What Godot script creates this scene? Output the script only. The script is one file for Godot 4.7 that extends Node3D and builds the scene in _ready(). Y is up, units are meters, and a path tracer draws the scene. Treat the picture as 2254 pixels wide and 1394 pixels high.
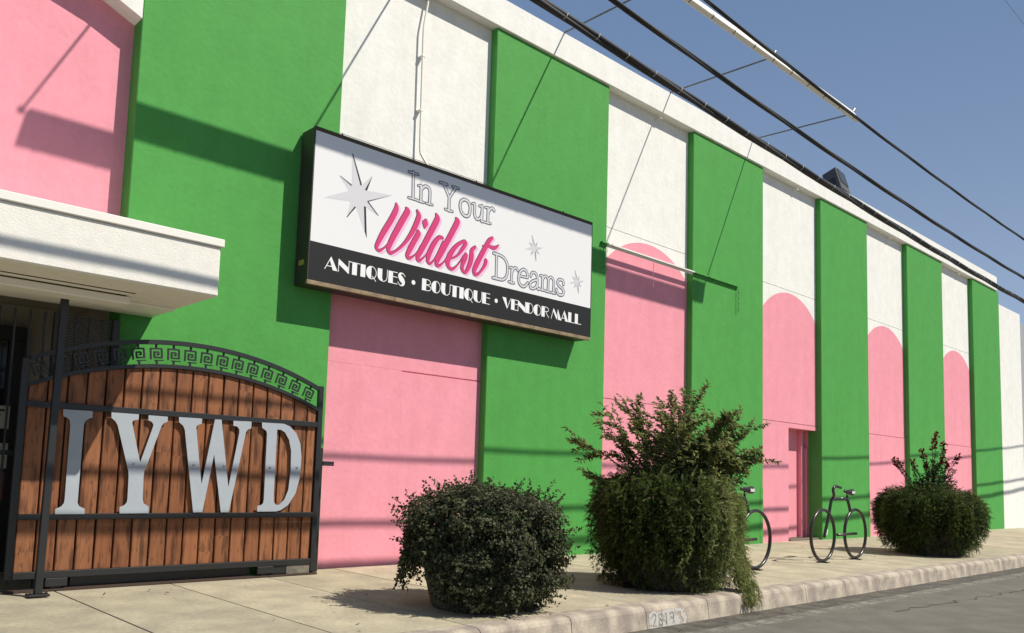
extends Node3D

# ---------------------------------------------------------------- measurements
# Street facade: x runs along it to the right, z = 0 is the face of the green piers, y = 0 the foot of the wall.
const PIER_L := [-1.90, 2.666, 7.210, 11.800, 16.410, 20.910, 25.533]
const PIER_R := [0.37, 4.876, 9.547, 14.097, 18.652, 23.219, 27.828]
const PIER_TOP := 7.05
const ROOF := 7.47
const BAY := -0.115
const SLOPE := 0.015
const SIGN_X := 4.395
const SIGN_Y := 2.99
const SIGN_W := 4.497
const SIGN_H := 1.71
const SIGN_Z := 0.29
const SUN := Vector3(0.59, 1.385, 1.0)

# Outlines of the lettering, in millimetres (x, y or x, y, width).
const SCRIPT_STROKES := [
	[1093, 1119, 36, 1090, 1053, 68, 1023, 911, 73, 932, 754, 70, 869, 627, 56, 847, 563, 45, 881, 534, 33, 934, 563, 21, 993, 624, 18, 1042, 711, 16],
	[1237, 1105, 41, 1253, 1077, 76, 1197, 975, 80, 1122, 835, 78, 1060, 715, 73, 1020, 623, 64, 1009, 568, 53, 1035, 539, 40, 1095, 566, 27, 1174, 633, 33, 1261, 736, 46, 1339, 862, 63, 1398, 992, 72, 1416, 1067, 62, 1394, 1114, 38],
	[1419, 868, 57, 1416, 840, 70, 1368, 752, 69, 1308, 639, 67, 1275, 562, 53, 1292, 531, 37, 1354, 560, 20, 1417, 627, 17, 1465, 719, 15],
	[1678, 1138, 43, 1690, 1085, 80, 1614, 932, 80, 1534, 781, 77, 1464, 648, 70, 1422, 562, 54, 1443, 531, 38, 1497, 566, 19, 1551, 628, 15, 1591, 707, 15],
	[1783, 879, 38, 1731, 873, 49, 1670, 802, 64, 1616, 704, 68, 1583, 611, 60, 1575, 550, 48, 1610, 531, 29, 1657, 571, 21, 1716, 670, 22, 1761, 767, 22, 1796, 834, 24],
	[1986, 1160, 45, 2003, 1131, 78, 1946, 1016, 79, 1867, 869, 76, 1783, 716, 75, 1721, 600, 65, 1704, 542, 49, 1733, 527, 35, 1791, 562, 20, 1847, 633, 18, 1884, 713, 16],
	[1928, 654, 16, 2017, 708, 27, 2096, 806, 48, 2145, 886, 52, 2128, 915, 37, 2051, 870, 43, 1972, 796, 59, 1905, 693, 73, 1874, 599, 68, 1894, 547, 52, 1944, 530, 36, 2013, 578, 22, 2072, 655, 19, 2120, 730, 17],
	[2159, 750, 56, 2143, 694, 62, 2105, 605, 56, 2110, 549, 50, 2153, 526, 35, 2197, 562, 27, 2231, 630, 42],
	[2305, 879, 36, 2251, 827, 55, 2248, 764, 72, 2238, 688, 70, 2208, 609, 59, 2161, 534, 31],
	[2587, 1058, 33, 2534, 1012, 62, 2477, 920, 70, 2406, 797, 73, 2336, 667, 73, 2299, 585, 62, 2312, 536, 49, 2373, 556, 30, 2435, 629, 37, 2474, 690, 50, 2489, 745, 52],
	[2424, 919, 13, 2520, 936, 33, 2609, 933, 49, 2659, 955, 33, 2697, 986, 13],
	[1526, 1034, 38, 1514, 996, 88, 1510, 964, 57, 1507, 939, 23]]
const SLAB_IN_YOUR := [
	[1312, 1562, 35, 1321, 1247, 35],
	[1247, 1550, 26, 1382, 1552, 27],
	[1256, 1242, 26, 1387, 1242, 27],
	[1432, 1432, 36, 1435, 1241, 36],
	[1388, 1419, 24, 1435, 1436, 24],
	[1434, 1377, 34, 1465, 1422, 34, 1507, 1442, 35, 1548, 1428, 35, 1565, 1384, 35, 1563, 1241, 35],
	[1391, 1237, 25, 1481, 1238, 26],
	[1516, 1240, 26, 1609, 1242, 26],
	[1762, 1551, 36, 1861, 1395, 36],
	[1954, 1544, 34, 1861, 1395, 33],
	[1861, 1401, 38, 1861, 1234, 38],
	[1706, 1547, 27, 1823, 1548, 27],
	[1904, 1547, 27, 2003, 1547, 28],
	[1804, 1239, 28, 1918, 1237, 29],
	[2096, 1434, 37, 2152, 1426, 38, 2190, 1380, 38, 2197, 1319, 38, 2180, 1259, 38, 2141, 1232, 38, 2089, 1241, 37, 2048, 1286, 37, 2034, 1347, 37, 2052, 1404, 37, 2096, 1434, 37],
	[2229, 1413, 27, 2273, 1425, 27],
	[2270, 1422, 37, 2272, 1300, 37, 2297, 1247, 37, 2338, 1241, 37, 2377, 1282, 37, 2390, 1342, 37],
	[2395, 1428, 37, 2394, 1227, 37],
	[2346, 1414, 27, 2396, 1428, 28],
	[2383, 1228, 28, 2432, 1229, 28],
	[2449, 1421, 28, 2496, 1430, 28],
	[2494, 1427, 38, 2496, 1232, 38]]
const SLAB_DREAMS := [
	[2499, 1362, 36, 2528, 1417, 36, 2569, 1438, 37, 2597, 1415, 37],
	[2449, 1230, 29, 2543, 1232, 30],
	[2665, 859, 36, 2668, 557, 36],
	[2610, 865, 35, 2705, 864, 36, 2788, 844, 36, 2845, 788, 37, 2862, 709, 37, 2848, 618, 37, 2804, 567, 36, 2745, 552, 36, 2611, 551, 35],
	[2892, 737, 28, 2944, 746, 28],
	[2940, 745, 35, 2934, 545, 35],
	[2942, 687, 33, 2977, 742, 33, 3019, 751, 34, 3046, 724, 34],
	[2887, 550, 29, 2980, 547, 30],
	[3084, 662, 30, 3227, 667, 31],
	[3227, 667, 36, 3216, 722, 36, 3176, 758, 36, 3128, 753, 36, 3078, 703, 36, 3062, 631, 36, 3079, 565, 36, 3127, 536, 36, 3177, 543, 36, 3230, 596, 36],
	[3284, 697, 35, 3302, 741, 35, 3341, 757, 35, 3385, 741, 35, 3407, 688, 35, 3411, 577, 35, 3432, 547, 35, 3452, 561, 35],
	[3408, 667, 35, 3335, 646, 35, 3278, 601, 35, 3280, 553, 35, 3320, 536, 35, 3377, 563, 35, 3410, 619, 35],
	[3462, 740, 30, 3509, 743, 30],
	[3504, 742, 36, 3507, 551, 36],
	[3506, 689, 34, 3540, 740, 34, 3580, 748, 34, 3609, 719, 34, 3618, 671, 34, 3612, 549, 34],
	[3617, 703, 34, 3645, 746, 34, 3683, 753, 34, 3715, 725, 35, 3725, 676, 35, 3719, 546, 35],
	[3462, 554, 28, 3557, 553, 28],
	[3565, 547, 28, 3650, 547, 28],
	[3671, 548, 28, 3762, 549, 29],
	[3918, 701, 38, 3909, 746, 38, 3856, 758, 37, 3813, 741, 37, 3801, 697, 37, 3839, 661, 37, 3902, 636, 37, 3925, 597, 38, 3900, 554, 37, 3845, 543, 37, 3799, 566, 37, 3784, 608, 37]]
const STAR := [-103, 448, 37, 129, 173, 273, 108, 88, 447, 120, 125, -32, 282, -161, 89, -97, 138, -443, -17, -131, -124, -271, -92, -91, -422, -126, -117, 24, -239, 155, -83, 97]
const STAR_EDGES := [
	[-103, 452, -86, 444, 44, 138, 28, 118],
	[178, 276, 115, 88, 85, 85],
	[450, 121, 133, -36, 122, -30],
	[123, -37, 141, -32, 286, -160, 264, -155],
	[84, -96, 111, -104, 140, -446, 109, -381],
	[-19, -139, -123, -274, -134, -274, -34, -129],
	[-242, 160, -235, 163, -81, 99, -91, 86]]
const DECO := [["A", 0.202, 0.363], ["N", 0.369, 0.506], ["T", 0.508, 0.643], ["I", 0.653, 0.716], ["Q", 0.725, 0.864], ["U", 0.878, 1.013], ["E", 1.025, 1.147], ["S", 1.152, 1.261], ["B", 1.502, 1.639], ["O", 1.641, 1.779], ["U", 1.789, 1.929], ["T", 1.930, 2.065], ["I", 2.074, 2.141], ["Q", 2.149, 2.291], ["U", 2.300, 2.440], ["E", 2.446, 2.571], ["V", 2.787, 2.939], ["E", 2.943, 3.059], ["N", 3.064, 3.203], ["D", 3.207, 3.346], ["O", 3.350, 3.497], ["R", 3.503, 3.643], ["M", 3.687, 3.888], ["A", 3.879, 4.029], ["L", 4.029, 4.158], ["L", 4.165, 4.293]]
const GATE_I := [2175, 1499, 2410, 1501, 2412, 1444, 2380, 1433, 2357, 1411, 2348, 1381, 2347, 1316, 2346, 739, 2346, 714, 2360, 685, 2406, 664, 2407, 619, 2177, 619, 2176, 661, 2218, 682, 2239, 710, 2242, 746, 2240, 1360, 2233, 1410, 2211, 1430, 2181, 1438]
const GATE_Y := [2564, 1502, 2799, 1502, 2800, 1455, 2761, 1446, 2748, 1434, 2747, 1418, 2840, 1072, 2932, 1404, 2931, 1423, 2918, 1441, 2886, 1454, 2884, 1500, 3058, 1499, 3059, 1455, 3025, 1437, 3008, 1413, 2891, 1020, 2882, 998, 2879, 937, 2885, 749, 2895, 711, 2943, 681, 2946, 622, 2694, 621, 2692, 678, 2728, 692, 2748, 715, 2753, 748, 2749, 949, 2743, 994, 2624, 1392, 2604, 1424, 2567, 1455]
const GATE_W := [3160, 1503, 3380, 1504, 3380, 1455, 3351, 1446, 3332, 1429, 3330, 1410, 3416, 887, 3506, 1506, 3572, 1507, 3682, 864, 3760, 1397, 3756, 1429, 3735, 1451, 3695, 1458, 3692, 1505, 3880, 1510, 3881, 1443, 3846, 1430, 3827, 1401, 3702, 628, 3622, 624, 3520, 1174, 3441, 628, 3353, 626, 3223, 1388, 3205, 1425, 3165, 1456]
const GATE_D_OUT := [3991, 1509, 4229, 1511, 4298, 1491, 4376, 1425, 4429, 1319, 4450, 1179, 4445, 987, 4404, 813, 4329, 697, 4251, 645, 4198, 631, 3994, 630, 3993, 686, 4031, 693, 4053, 713, 4058, 745, 4052, 1398, 4041, 1430, 3996, 1456]
const GATE_D_IN := [4160, 1449, 4201, 1449, 4247, 1426, 4298, 1354, 4328, 1240, 4335, 1042, 4320, 845, 4280, 746, 4229, 697, 4194, 697, 4170, 722, 4163, 762]

var rng := RandomNumberGenerator.new()
var M := {}
var names := {}


func _ready() -> void:
	rng.seed = 20240611
	_camera_and_light()
	_materials()
	_ground()
	_building()
	_neighbours()
	_entrance_screen()
	_gate()
	_sign()
	_sign_light()
	_wall_bracket()
	_conduit()
	_flood_light()
	_cables()
	_planters()
	_bike_racks()
	_litter()


# ---------------------------------------------------------------- camera, sky, sun
func _camera_and_light() -> void:
	var cam := Camera3D.new()
	cam.name = "camera"
	cam.projection = Camera3D.PROJECTION_FRUSTUM
	cam.near = 0.1
	cam.far = 600.0
	cam.size = 0.074969
	cam.frustum_offset = Vector2(0.000026, 0.009345)
	cam.transform = Transform3D(Basis(Vector3(0.7215752, 0.0296636, 0.6917003), Vector3(-0.0888879, 0.9947826, 0.0500657), Vector3(-0.6866063, -0.0976100, 0.7204471)), Vector3(0, 1.031, 8.05))
	add_child(cam)
	cam.current = true

	var sky_mat := ProceduralSkyMaterial.new()
	sky_mat.sky_top_color = Color(0.342, 0.435, 0.572)
	sky_mat.sky_horizon_color = Color(0.650, 0.722, 0.812)
	sky_mat.sky_curve = 0.17
	sky_mat.sky_energy_multiplier = 1.10
	sky_mat.ground_bottom_color = Color(0.36, 0.335, 0.29)
	sky_mat.ground_horizon_color = Color(0.42, 0.42, 0.40)
	sky_mat.ground_curve = 0.1
	sky_mat.sun_angle_max = 4.0
	sky_mat.sun_curve = 0.12
	var sky := Sky.new()
	sky.sky_material = sky_mat
	var env := Environment.new()
	env.background_mode = Environment.BG_SKY
	env.sky = sky
	env.tonemap_mode = Environment.TONE_MAPPER_LINEAR
	env.tonemap_exposure = 1.08
	env.sdfgi_enabled = true
	env.ssao_enabled = true
	env.ssil_enabled = true
	var we := WorldEnvironment.new()
	we.name = "world_environment"
	we.environment = env
	add_child(we)

	var sun := DirectionalLight3D.new()
	sun.name = "sun"
	sun.light_energy = 1.6
	sun.light_color = Color(1.0, 0.970, 0.920)
	sun.light_angular_distance = 0.53
	sun.shadow_enabled = true
	sun.look_at_from_position(SUN, Vector3.ZERO, Vector3.UP)
	add_child(sun)


# ---------------------------------------------------------------- materials
func noise(kind: int, freq: float, octaves: int, seed_: int, gain := 0.5) -> FastNoiseLite:
	var n := FastNoiseLite.new()
	n.noise_type = kind as FastNoiseLite.NoiseType
	n.frequency = freq
	n.fractal_type = FastNoiseLite.FRACTAL_FBM
	n.fractal_octaves = octaves
	n.fractal_gain = gain
	n.seed = seed_
	return n


func gray_bytes(size: int, freq: float, octaves: int, seed_: int, gain := 0.5) -> PackedByteArray:
	var im := noise(FastNoiseLite.TYPE_SIMPLEX_SMOOTH, freq, octaves, seed_, gain).get_seamless_image(size, size)
	im.convert(Image.FORMAT_L8)
	return im.get_data()


# A tint texture: between `dark` and `light` (sRGB), by a coarse and a fine noise.
func tint_texture(size: int, dark: Color, light: Color, f1: float, f2: float, seed_: int, share := 0.5, sharp := 1.0) -> ImageTexture:
	var a := gray_bytes(size, f1, 4, seed_)
	var b := gray_bytes(size, f2, 3, seed_ + 7)
	var out := PackedByteArray()
	out.resize(size * size * 3)
	for i in size * size:
		var t := (a[i] * (1.0 - share) + b[i] * share) / 255.0
		t = clampf((t - 0.5) * sharp + 0.5, 0.0, 1.0)
		out[i * 3] = int(255.0 * lerpf(dark.r, light.r, t))
		out[i * 3 + 1] = int(255.0 * lerpf(dark.g, light.g, t))
		out[i * 3 + 2] = int(255.0 * lerpf(dark.b, light.b, t))
	return ImageTexture.create_from_image(Image.create_from_data(size, size, false, Image.FORMAT_RGB8, out))


func height_texture(size: int, f1: float, f2: float, seed_: int, share := 0.3) -> ImageTexture:
	var a := gray_bytes(size, f1, 4, seed_)
	var b := gray_bytes(size, f2, 3, seed_ + 3)
	var out := PackedByteArray()
	out.resize(size * size)
	for i in size * size:
		out[i] = int(a[i] * (1.0 - share) + b[i] * share)
	return ImageTexture.create_from_image(Image.create_from_data(size, size, false, Image.FORMAT_L8, out))


# Wood: grain lines that run along v, knots and dark stains.
func wood_texture(w: int, h: int, seed_: int) -> ImageTexture:
	var grain := noise(FastNoiseLite.TYPE_SIMPLEX_SMOOTH, 0.02, 4, seed_, 0.6)
	var blot := noise(FastNoiseLite.TYPE_SIMPLEX_SMOOTH, 0.011, 3, seed_ + 5)
	var scuff := noise(FastNoiseLite.TYPE_SIMPLEX_SMOOTH, 0.05, 3, seed_ + 9)
	var im := Image.create_empty(w, h, false, Image.FORMAT_RGB8)
	for y in h:
		for x in w:
			var g := grain.get_noise_2d(x * 2.6, y * 0.05) * 0.5 + 0.5
			var f := grain.get_noise_2d(x * 9.0 + 300.0, y * 0.16) * 0.5 + 0.5
			var b := blot.get_noise_2d(x * 0.9, y * 0.28)
			var s := scuff.get_noise_2d(x * 0.5, y * 0.22)
			var v := 0.86 + 0.22 * (g - 0.5) + 0.16 * (f - 0.5)
			v *= 1.0 - 0.36 * smoothstep(-0.05, 0.65, b)
			v *= 1.0 - 0.22 * smoothstep(0.30, 0.60, s)
			v *= 1.0 - 0.30 * smoothstep(0.76, 0.90, f)
			v = clampf(v, 0.12, 1.0)
			im.set_pixel(x, y, Color(v, v * (0.97 + 0.03 * g), v * (0.93 + 0.07 * g)))
	return ImageTexture.create_from_image(im)


func lin(r: float, g: float, b: float) -> Color:
	return Color(r, g, b).linear_to_srgb()


func mat(called: String, color: Color, rough := 0.8, metal := 0.0) -> StandardMaterial3D:
	var m := StandardMaterial3D.new()
	m.resource_name = called
	m.albedo_color = color
	m.roughness = rough
	m.metallic = metal
	M[called] = m
	return m


func triplanar(m: StandardMaterial3D, per_metre: float) -> void:
	m.uv1_triplanar = true
	m.uv1_world_triplanar = true
	m.uv1_scale = Vector3.ONE * per_metre


func relief(m: StandardMaterial3D, t: Texture2D, cm: float) -> void:
	m.heightmap_enabled = true
	m.heightmap_texture = t
	m.heightmap_scale = cm


func _materials() -> void:
	var mottle := tint_texture(1024, Color(0.958, 0.955, 0.95), Color(1, 1, 1), 0.006, 0.03, 11, 0.4, 1.5)
	var streaks := tint_texture(512, Color(0.972, 0.970, 0.965), Color(1, 1, 1), 0.012, 0.04, 15, 0.35, 1.5)
	var stucco := height_texture(1024, 0.022, 0.20, 21, 0.22)
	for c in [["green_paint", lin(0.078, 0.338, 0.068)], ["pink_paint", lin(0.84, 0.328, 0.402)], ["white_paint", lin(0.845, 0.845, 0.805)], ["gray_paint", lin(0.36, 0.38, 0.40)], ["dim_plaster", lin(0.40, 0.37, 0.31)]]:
		var m := mat(c[0], c[1], 0.72)
		triplanar(m, 0.42)
		m.albedo_texture = mottle
		relief(m, stucco, 0.24)
		m.metallic_specular = 0.35
		m.detail_enabled = true
		m.detail_albedo = streaks
		m.detail_blend_mode = BaseMaterial3D.BLEND_MODE_MUL
		m.detail_uv_layer = BaseMaterial3D.DETAIL_UV_2
		m.uv2_triplanar = true
		m.uv2_world_triplanar = true
		m.uv2_scale = Vector3(0.45, 0.055, 0.45)
	var rough_stucco := height_texture(512, 0.08, 0.2, 25, 0.5)
	var m1 := mat("rough_white", lin(0.80, 0.785, 0.72), 0.85)
	triplanar(m1, 1.1)
	m1.albedo_texture = mottle
	relief(m1, rough_stucco, 0.30)
	mat("pink_door", lin(0.80, 0.31, 0.37), 0.45)
	mat("trim_white", lin(0.78, 0.76, 0.70), 0.55)

	var concrete := tint_texture(1024, Color(0.665, 0.64, 0.59), Color(0.805, 0.777, 0.705), 0.005, 0.05, 31, 0.42, 1.6)
	var concrete_h := height_texture(512, 0.05, 0.25, 33, 0.6)
	for k in 4:
		var c := mat("slab_%d" % k, [Color(0.90, 0.885, 0.83), Color(0.86, 0.85, 0.80), Color(0.93, 0.91, 0.85), Color(0.88, 0.865, 0.80)][k], 0.9)
		triplanar(c, 0.37)
		c.uv1_offset = Vector3(k * 0.37, 0, k * 0.61)
		c.albedo_texture = concrete
		relief(c, concrete_h, 0.25)
	var kerb_tint := tint_texture(1024, Color(0.60, 0.565, 0.54), Color(0.81, 0.775, 0.71), 0.006, 0.05, 41, 0.34, 1.9)
	var kb := mat("kerb_concrete", Color(0.92, 0.90, 0.87), 0.9)
	triplanar(kb, 0.6)
	kb.albedo_texture = kerb_tint
	relief(kb, concrete_h, 0.10)
	var asphalt_tint := tint_texture(1024, Color(0.375, 0.36, 0.33), Color(0.47, 0.452, 0.415), 0.004, 0.22, 51, 0.5, 1.5)
	var grit := height_texture(512, 0.2, 0.35, 53, 0.5)
	var asph := mat("asphalt", Color(0.96, 0.96, 0.95), 0.92)
	triplanar(asph, 0.5)
	asph.albedo_texture = asphalt_tint
	relief(asph, grit, 0.45)
	var gut := mat("gutter_concrete", Color(0.97, 0.97, 0.96), 0.9)
	triplanar(gut, 0.45)
	gut.albedo_texture = tint_texture(512, Color(0.34, 0.325, 0.30), Color(0.56, 0.54, 0.50), 0.012, 0.06, 57, 0.4, 2.0)
	relief(gut, concrete_h, 0.4)
	var gd := mat("gutter_dirt", Color(0.74, 0.73, 0.71), 0.85)
	triplanar(gd, 0.45)
	gd.albedo_texture = gut.albedo_texture
	relief(gd, concrete_h, 0.4)
	mat("joint_dirt", lin(0.055, 0.048, 0.038), 0.95)
	mat("tar", lin(0.055, 0.052, 0.047), 0.85)

	var wood := wood_texture(256, 1024, 61)
	for k in 6:
		var w := mat("plank_%d" % k, lin([0.37, 0.315, 0.40, 0.345, 0.30, 0.38][k], [0.152, 0.126, 0.166, 0.146, 0.117, 0.152][k], [0.068, 0.055, 0.074, 0.067, 0.050, 0.065][k]), 0.6)
		w.albedo_texture = wood
		w.metallic_specular = 0.4
	var iron := mat("black_iron", lin(0.018, 0.019, 0.020), 0.42)
	iron.metallic_specular = 0.5
	triplanar(iron, 1.5)
	iron.albedo_texture = mottle
	mat("rusty_iron", lin(0.05, 0.03, 0.02), 0.8)
	var steel_tint := tint_texture(512, Color(0.96, 0.965, 0.97), Color(1, 1, 1), 0.012, 0.06, 71, 0.4, 1.5)
	var brushed := mat("gray_steel", lin(0.365, 0.405, 0.445), 0.65, 0.0)
	triplanar(brushed, 0.8)
	brushed.albedo_texture = steel_tint
	mat("bolt_steel", lin(0.35, 0.35, 0.35), 0.35, 0.8)
	var weath := mat("weathered_plate", lin(0.36, 0.36, 0.33), 0.7)
	triplanar(weath, 1.4)
	weath.albedo_texture = kerb_tint

	mat("cabinet_brown", lin(0.030, 0.027, 0.022), 0.5)
	var alu := mat("tan_aluminium", lin(0.52, 0.42, 0.28), 0.55, 0.0)
	triplanar(alu, 0.9)
	alu.albedo_texture = kerb_tint
	mat("bronze_trim", lin(0.085, 0.070, 0.045), 0.7).metallic_specular = 0.3
	mat("sign_white", lin(0.77, 0.775, 0.775), 0.3)
	mat("sign_black", lin(0.019, 0.020, 0.021), 0.6).metallic_specular = 0.3
	mat("vinyl_white", lin(0.80, 0.80, 0.80), 0.4)
	mat("vinyl_silver", lin(0.60, 0.60, 0.63), 0.4)
	mat("vinyl_slate", lin(0.085, 0.09, 0.11), 0.4)
	mat("vinyl_dark", lin(0.018, 0.019, 0.024), 0.4)
	mat("vinyl_magenta", lin(0.60, 0.042, 0.165), 0.4)
	mat("vinyl_plum", lin(0.10, 0.012, 0.06), 0.4)
	mat("vinyl_blush", lin(0.80, 0.47, 0.68), 0.4)
	mat("sticker_yellow", lin(0.30, 0.24, 0.06), 0.5)

	mat("fixture_white", lin(0.78, 0.76, 0.70), 0.5)
	mat("rod_gray", lin(0.16, 0.16, 0.155), 0.5)
	mat("cable_black", lin(0.014, 0.015, 0.018), 0.6)
	mat("cable_tie", lin(0.45, 0.45, 0.43), 0.4)
	mat("housing_gray", lin(0.045, 0.048, 0.048), 0.55)
	var lens := mat("lamp_glass", lin(0.05, 0.055, 0.055), 0.12)
	lens.metallic_specular = 0.6
	mat("dark_frame", lin(0.012, 0.012, 0.012), 0.5)
	var shop := mat("shop_glass", lin(0.012, 0.013, 0.012), 0.08)
	shop.metallic_specular = 0.5
	mat("paper", lin(0.42, 0.41, 0.37), 0.8)
	mat("paper_print", lin(0.06, 0.055, 0.05), 0.8)
	mat("paper_red", lin(0.20, 0.03, 0.04), 0.8)
	mat("rack_black", lin(0.022, 0.019, 0.018), 0.28)
	mat("sticker_white", lin(0.70, 0.70, 0.68), 0.5)
	var pot := mat("pot_concrete", lin(0.20, 0.19, 0.165), 0.9)
	triplanar(pot, 0.9)
	pot.albedo_texture = kerb_tint
	mat("soil", lin(0.035, 0.026, 0.018), 0.95)
	mat("bark", lin(0.075, 0.055, 0.035), 0.85)
	var leaf := mat("leaf", Color.WHITE, 0.5)
	leaf.vertex_color_use_as_albedo = true
	leaf.backlight_enabled = true
	leaf.backlight = Color(0.9, 0.9, 0.9)
	leaf.metallic_specular = 0.35
	mat("kerb_white", lin(0.47, 0.455, 0.42), 0.9)
	mat("stencil_black", lin(0.20, 0.185, 0.16), 0.9)


# ---------------------------------------------------------------- scene helpers
func numbered(called: String) -> String:
	names[called] = int(names.get(called, -1)) + 1
	return called if names[called] == 0 else "%s_%03d" % [called, names[called]]


func thing(called: String, label: String, category: String, at := Vector3.ZERO, group := "") -> Node3D:
	var o := Node3D.new()
	o.name = numbered(called)
	o.position = at
	add_child(o)
	tag(o, label, category, group)
	return o


func tag(o: Node, label: String, category: String, group := "", kind := "") -> void:
	o.set_meta("label", label)
	if category: o.set_meta("category", category)
	if group: o.set_meta("group", group)
	if kind: o.set_meta("kind", kind)


func part(parent: Node, called: String, st: SurfaceTool, m: String, label := "", smooth := false) -> MeshInstance3D:
	if not smooth:
		st.generate_normals()
	var o := MeshInstance3D.new()
	o.name = called if parent != self else numbered(called)
	o.mesh = st.commit()
	o.material_override = null
	o.mesh.surface_set_material(0, M[m])
	if label: o.set_meta("label", label)
	parent.add_child(o, true)
	return o


func structure(called: String) -> Node3D:
	var o := Node3D.new()
	o.name = called
	o.set_meta("kind", "structure")
	add_child(o)
	return o


func begin(group := -1) -> SurfaceTool:
	var st := SurfaceTool.new()
	st.begin(Mesh.PRIMITIVE_TRIANGLES)
	st.set_smooth_group(group)
	return st


# A triangle that faces away from the point o.
func tri(st: SurfaceTool, a: Vector3, b: Vector3, c: Vector3, o: Vector3) -> void:
	if (b - a).cross(c - a).dot((a + b + c) / 3.0 - o) > 0.0:
		st.add_vertex(a); st.add_vertex(c); st.add_vertex(b)
	else:
		st.add_vertex(a); st.add_vertex(b); st.add_vertex(c)


func quad(st: SurfaceTool, a: Vector3, b: Vector3, c: Vector3, d: Vector3, o: Vector3) -> void:
	tri(st, a, b, c, o)
	tri(st, a, c, d, o)


# A box from its least and greatest corner, with chamfered edges if r > 0.
func bx(st: SurfaceTool, lo: Vector3, hi: Vector3, r := 0.0, basis := Basis.IDENTITY, pivot := Vector3.ZERO) -> void:
	var c := (lo + hi) / 2.0
	var h := (hi - lo) / 2.0
	var p := func(v: Vector3) -> Vector3: return pivot + basis * (c + v - pivot)
	var o: Vector3 = p.call(Vector3.ZERO)
	for axis in 3:
		var u := (axis + 1) % 3
		var w := (axis + 2) % 3
		for s in [-1.0, 1.0]:
			var q := []
			for k in [[-1, -1], [1, -1], [1, 1], [-1, 1]]:
				var v := Vector3.ZERO
				v[axis] = s * h[axis]
				v[u] = k[0] * (h[u] - r)
				v[w] = k[1] * (h[w] - r)
				q.append(p.call(v))
			quad(st, q[0], q[1], q[2], q[3], o)
		if r > 0.0:
			for su in [-1.0, 1.0]:
				for sw in [-1.0, 1.0]:
					var q := []
					for k in [[-1, 0], [1, 0], [1, 1], [-1, 1]]:
						var v := Vector3.ZERO
						v[axis] = k[0] * (h[axis] - r)
						v[u] = su * (h[u] - (r if k[1] else 0.0))
						v[w] = sw * (h[w] - (0.0 if k[1] else r))
						q.append(p.call(v))
					quad(st, q[0], q[1], q[2], q[3], o)
	if r > 0.0:
		for sx in [-1.0, 1.0]:
			for sy in [-1.0, 1.0]:
				for sz in [-1.0, 1.0]:
					var v := Vector3(sx * h.x, sy * h.y, sz * h.z)
					var e := Vector3(sx * r, sy * r, sz * r)
					tri(st, p.call(v - Vector3(0, e.y, e.z)), p.call(v - Vector3(e.x, 0, e.z)), p.call(v - Vector3(e.x, e.y, 0)), o)


func box_part(parent: Node, called: String, lo: Vector3, hi: Vector3, m: String, r := 0.0, label := "") -> MeshInstance3D:
	var st := begin()
	bx(st, lo, hi, r)
	return part(parent, called, st, m, label)


# A flat outline in the xy plane, between z0 and z1.
func extrude(st: SurfaceTool, poly: PackedVector2Array, z0: float, z1: float) -> void:
	var idx := Geometry2D.triangulate_polygon(poly)
	for i in range(0, idx.size(), 3):
		var a := poly[idx[i]]
		var b := poly[idx[i + 1]]
		var c := poly[idx[i + 2]]
		var far := Vector3(a.x, a.y, z0 - 10.0)
		tri(st, Vector3(a.x, a.y, z1), Vector3(b.x, b.y, z1), Vector3(c.x, c.y, z1), far)
		far.z = z1 + 10.0
		tri(st, Vector3(a.x, a.y, z0), Vector3(b.x, b.y, z0), Vector3(c.x, c.y, z0), far)
	var turn := -1.0 if Geometry2D.is_polygon_clockwise(poly) else 1.0
	for i in poly.size():
		var a := poly[i]
		var b := poly[(i + 1) % poly.size()]
		var out := Vector3(b.y - a.y, a.x - b.x, 0.0) * turn
		var mid := Vector3((a.x + b.x) / 2.0, (a.y + b.y) / 2.0, (z0 + z1) / 2.0)
		quad(st, Vector3(a.x, a.y, z0), Vector3(b.x, b.y, z0), Vector3(b.x, b.y, z1), Vector3(a.x, a.y, z1), mid - out)


func points(list: Array, at := Vector2.ZERO, scale_ := 0.001) -> PackedVector2Array:
	var out := PackedVector2Array()
	for i in range(0, list.size(), 2):
		out.append(at + Vector2(list[i], list[i + 1]) * scale_)
	return out


# A round tube along points; radii: one number or one for each point.
func tube(st: SurfaceTool, pts: Array, radii, sides := 8, closed := false) -> void:
	var n := pts.size()
	var rings := []
	var up := Vector3.UP
	for i in n:
		var prev: Vector3 = pts[(i - 1 + n) % n] if closed or i > 0 else pts[i]
		var next: Vector3 = pts[(i + 1) % n] if closed or i < n - 1 else pts[i]
		var d := (next - prev).normalized()
		if i == 0:
			up = Vector3.UP if absf(d.y) < 0.9 else Vector3.RIGHT
		var side := d.cross(up).normalized()
		up = side.cross(d).normalized()
		var r: float = radii[i] if radii is Array else radii
		var ring := []
		for k in sides:
			var a := TAU * k / sides
			ring.append(pts[i] + (side * cos(a) + up * sin(a)) * r)
		rings.append(ring)
	for i in (n if closed else n - 1):
		var j := (i + 1) % n
		var o: Vector3 = (pts[i] + pts[j]) / 2.0
		for k in sides:
			var l := (k + 1) % sides
			quad(st, rings[i][k], rings[i][l], rings[j][l], rings[j][k], o)
	if not closed:
		for e in [0, n - 1]:
			var o: Vector3 = pts[1] if e == 0 else pts[n - 2]
			for k in range(1, sides - 1):
				tri(st, rings[e][0], rings[e][k], rings[e][k + 1], o)


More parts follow.
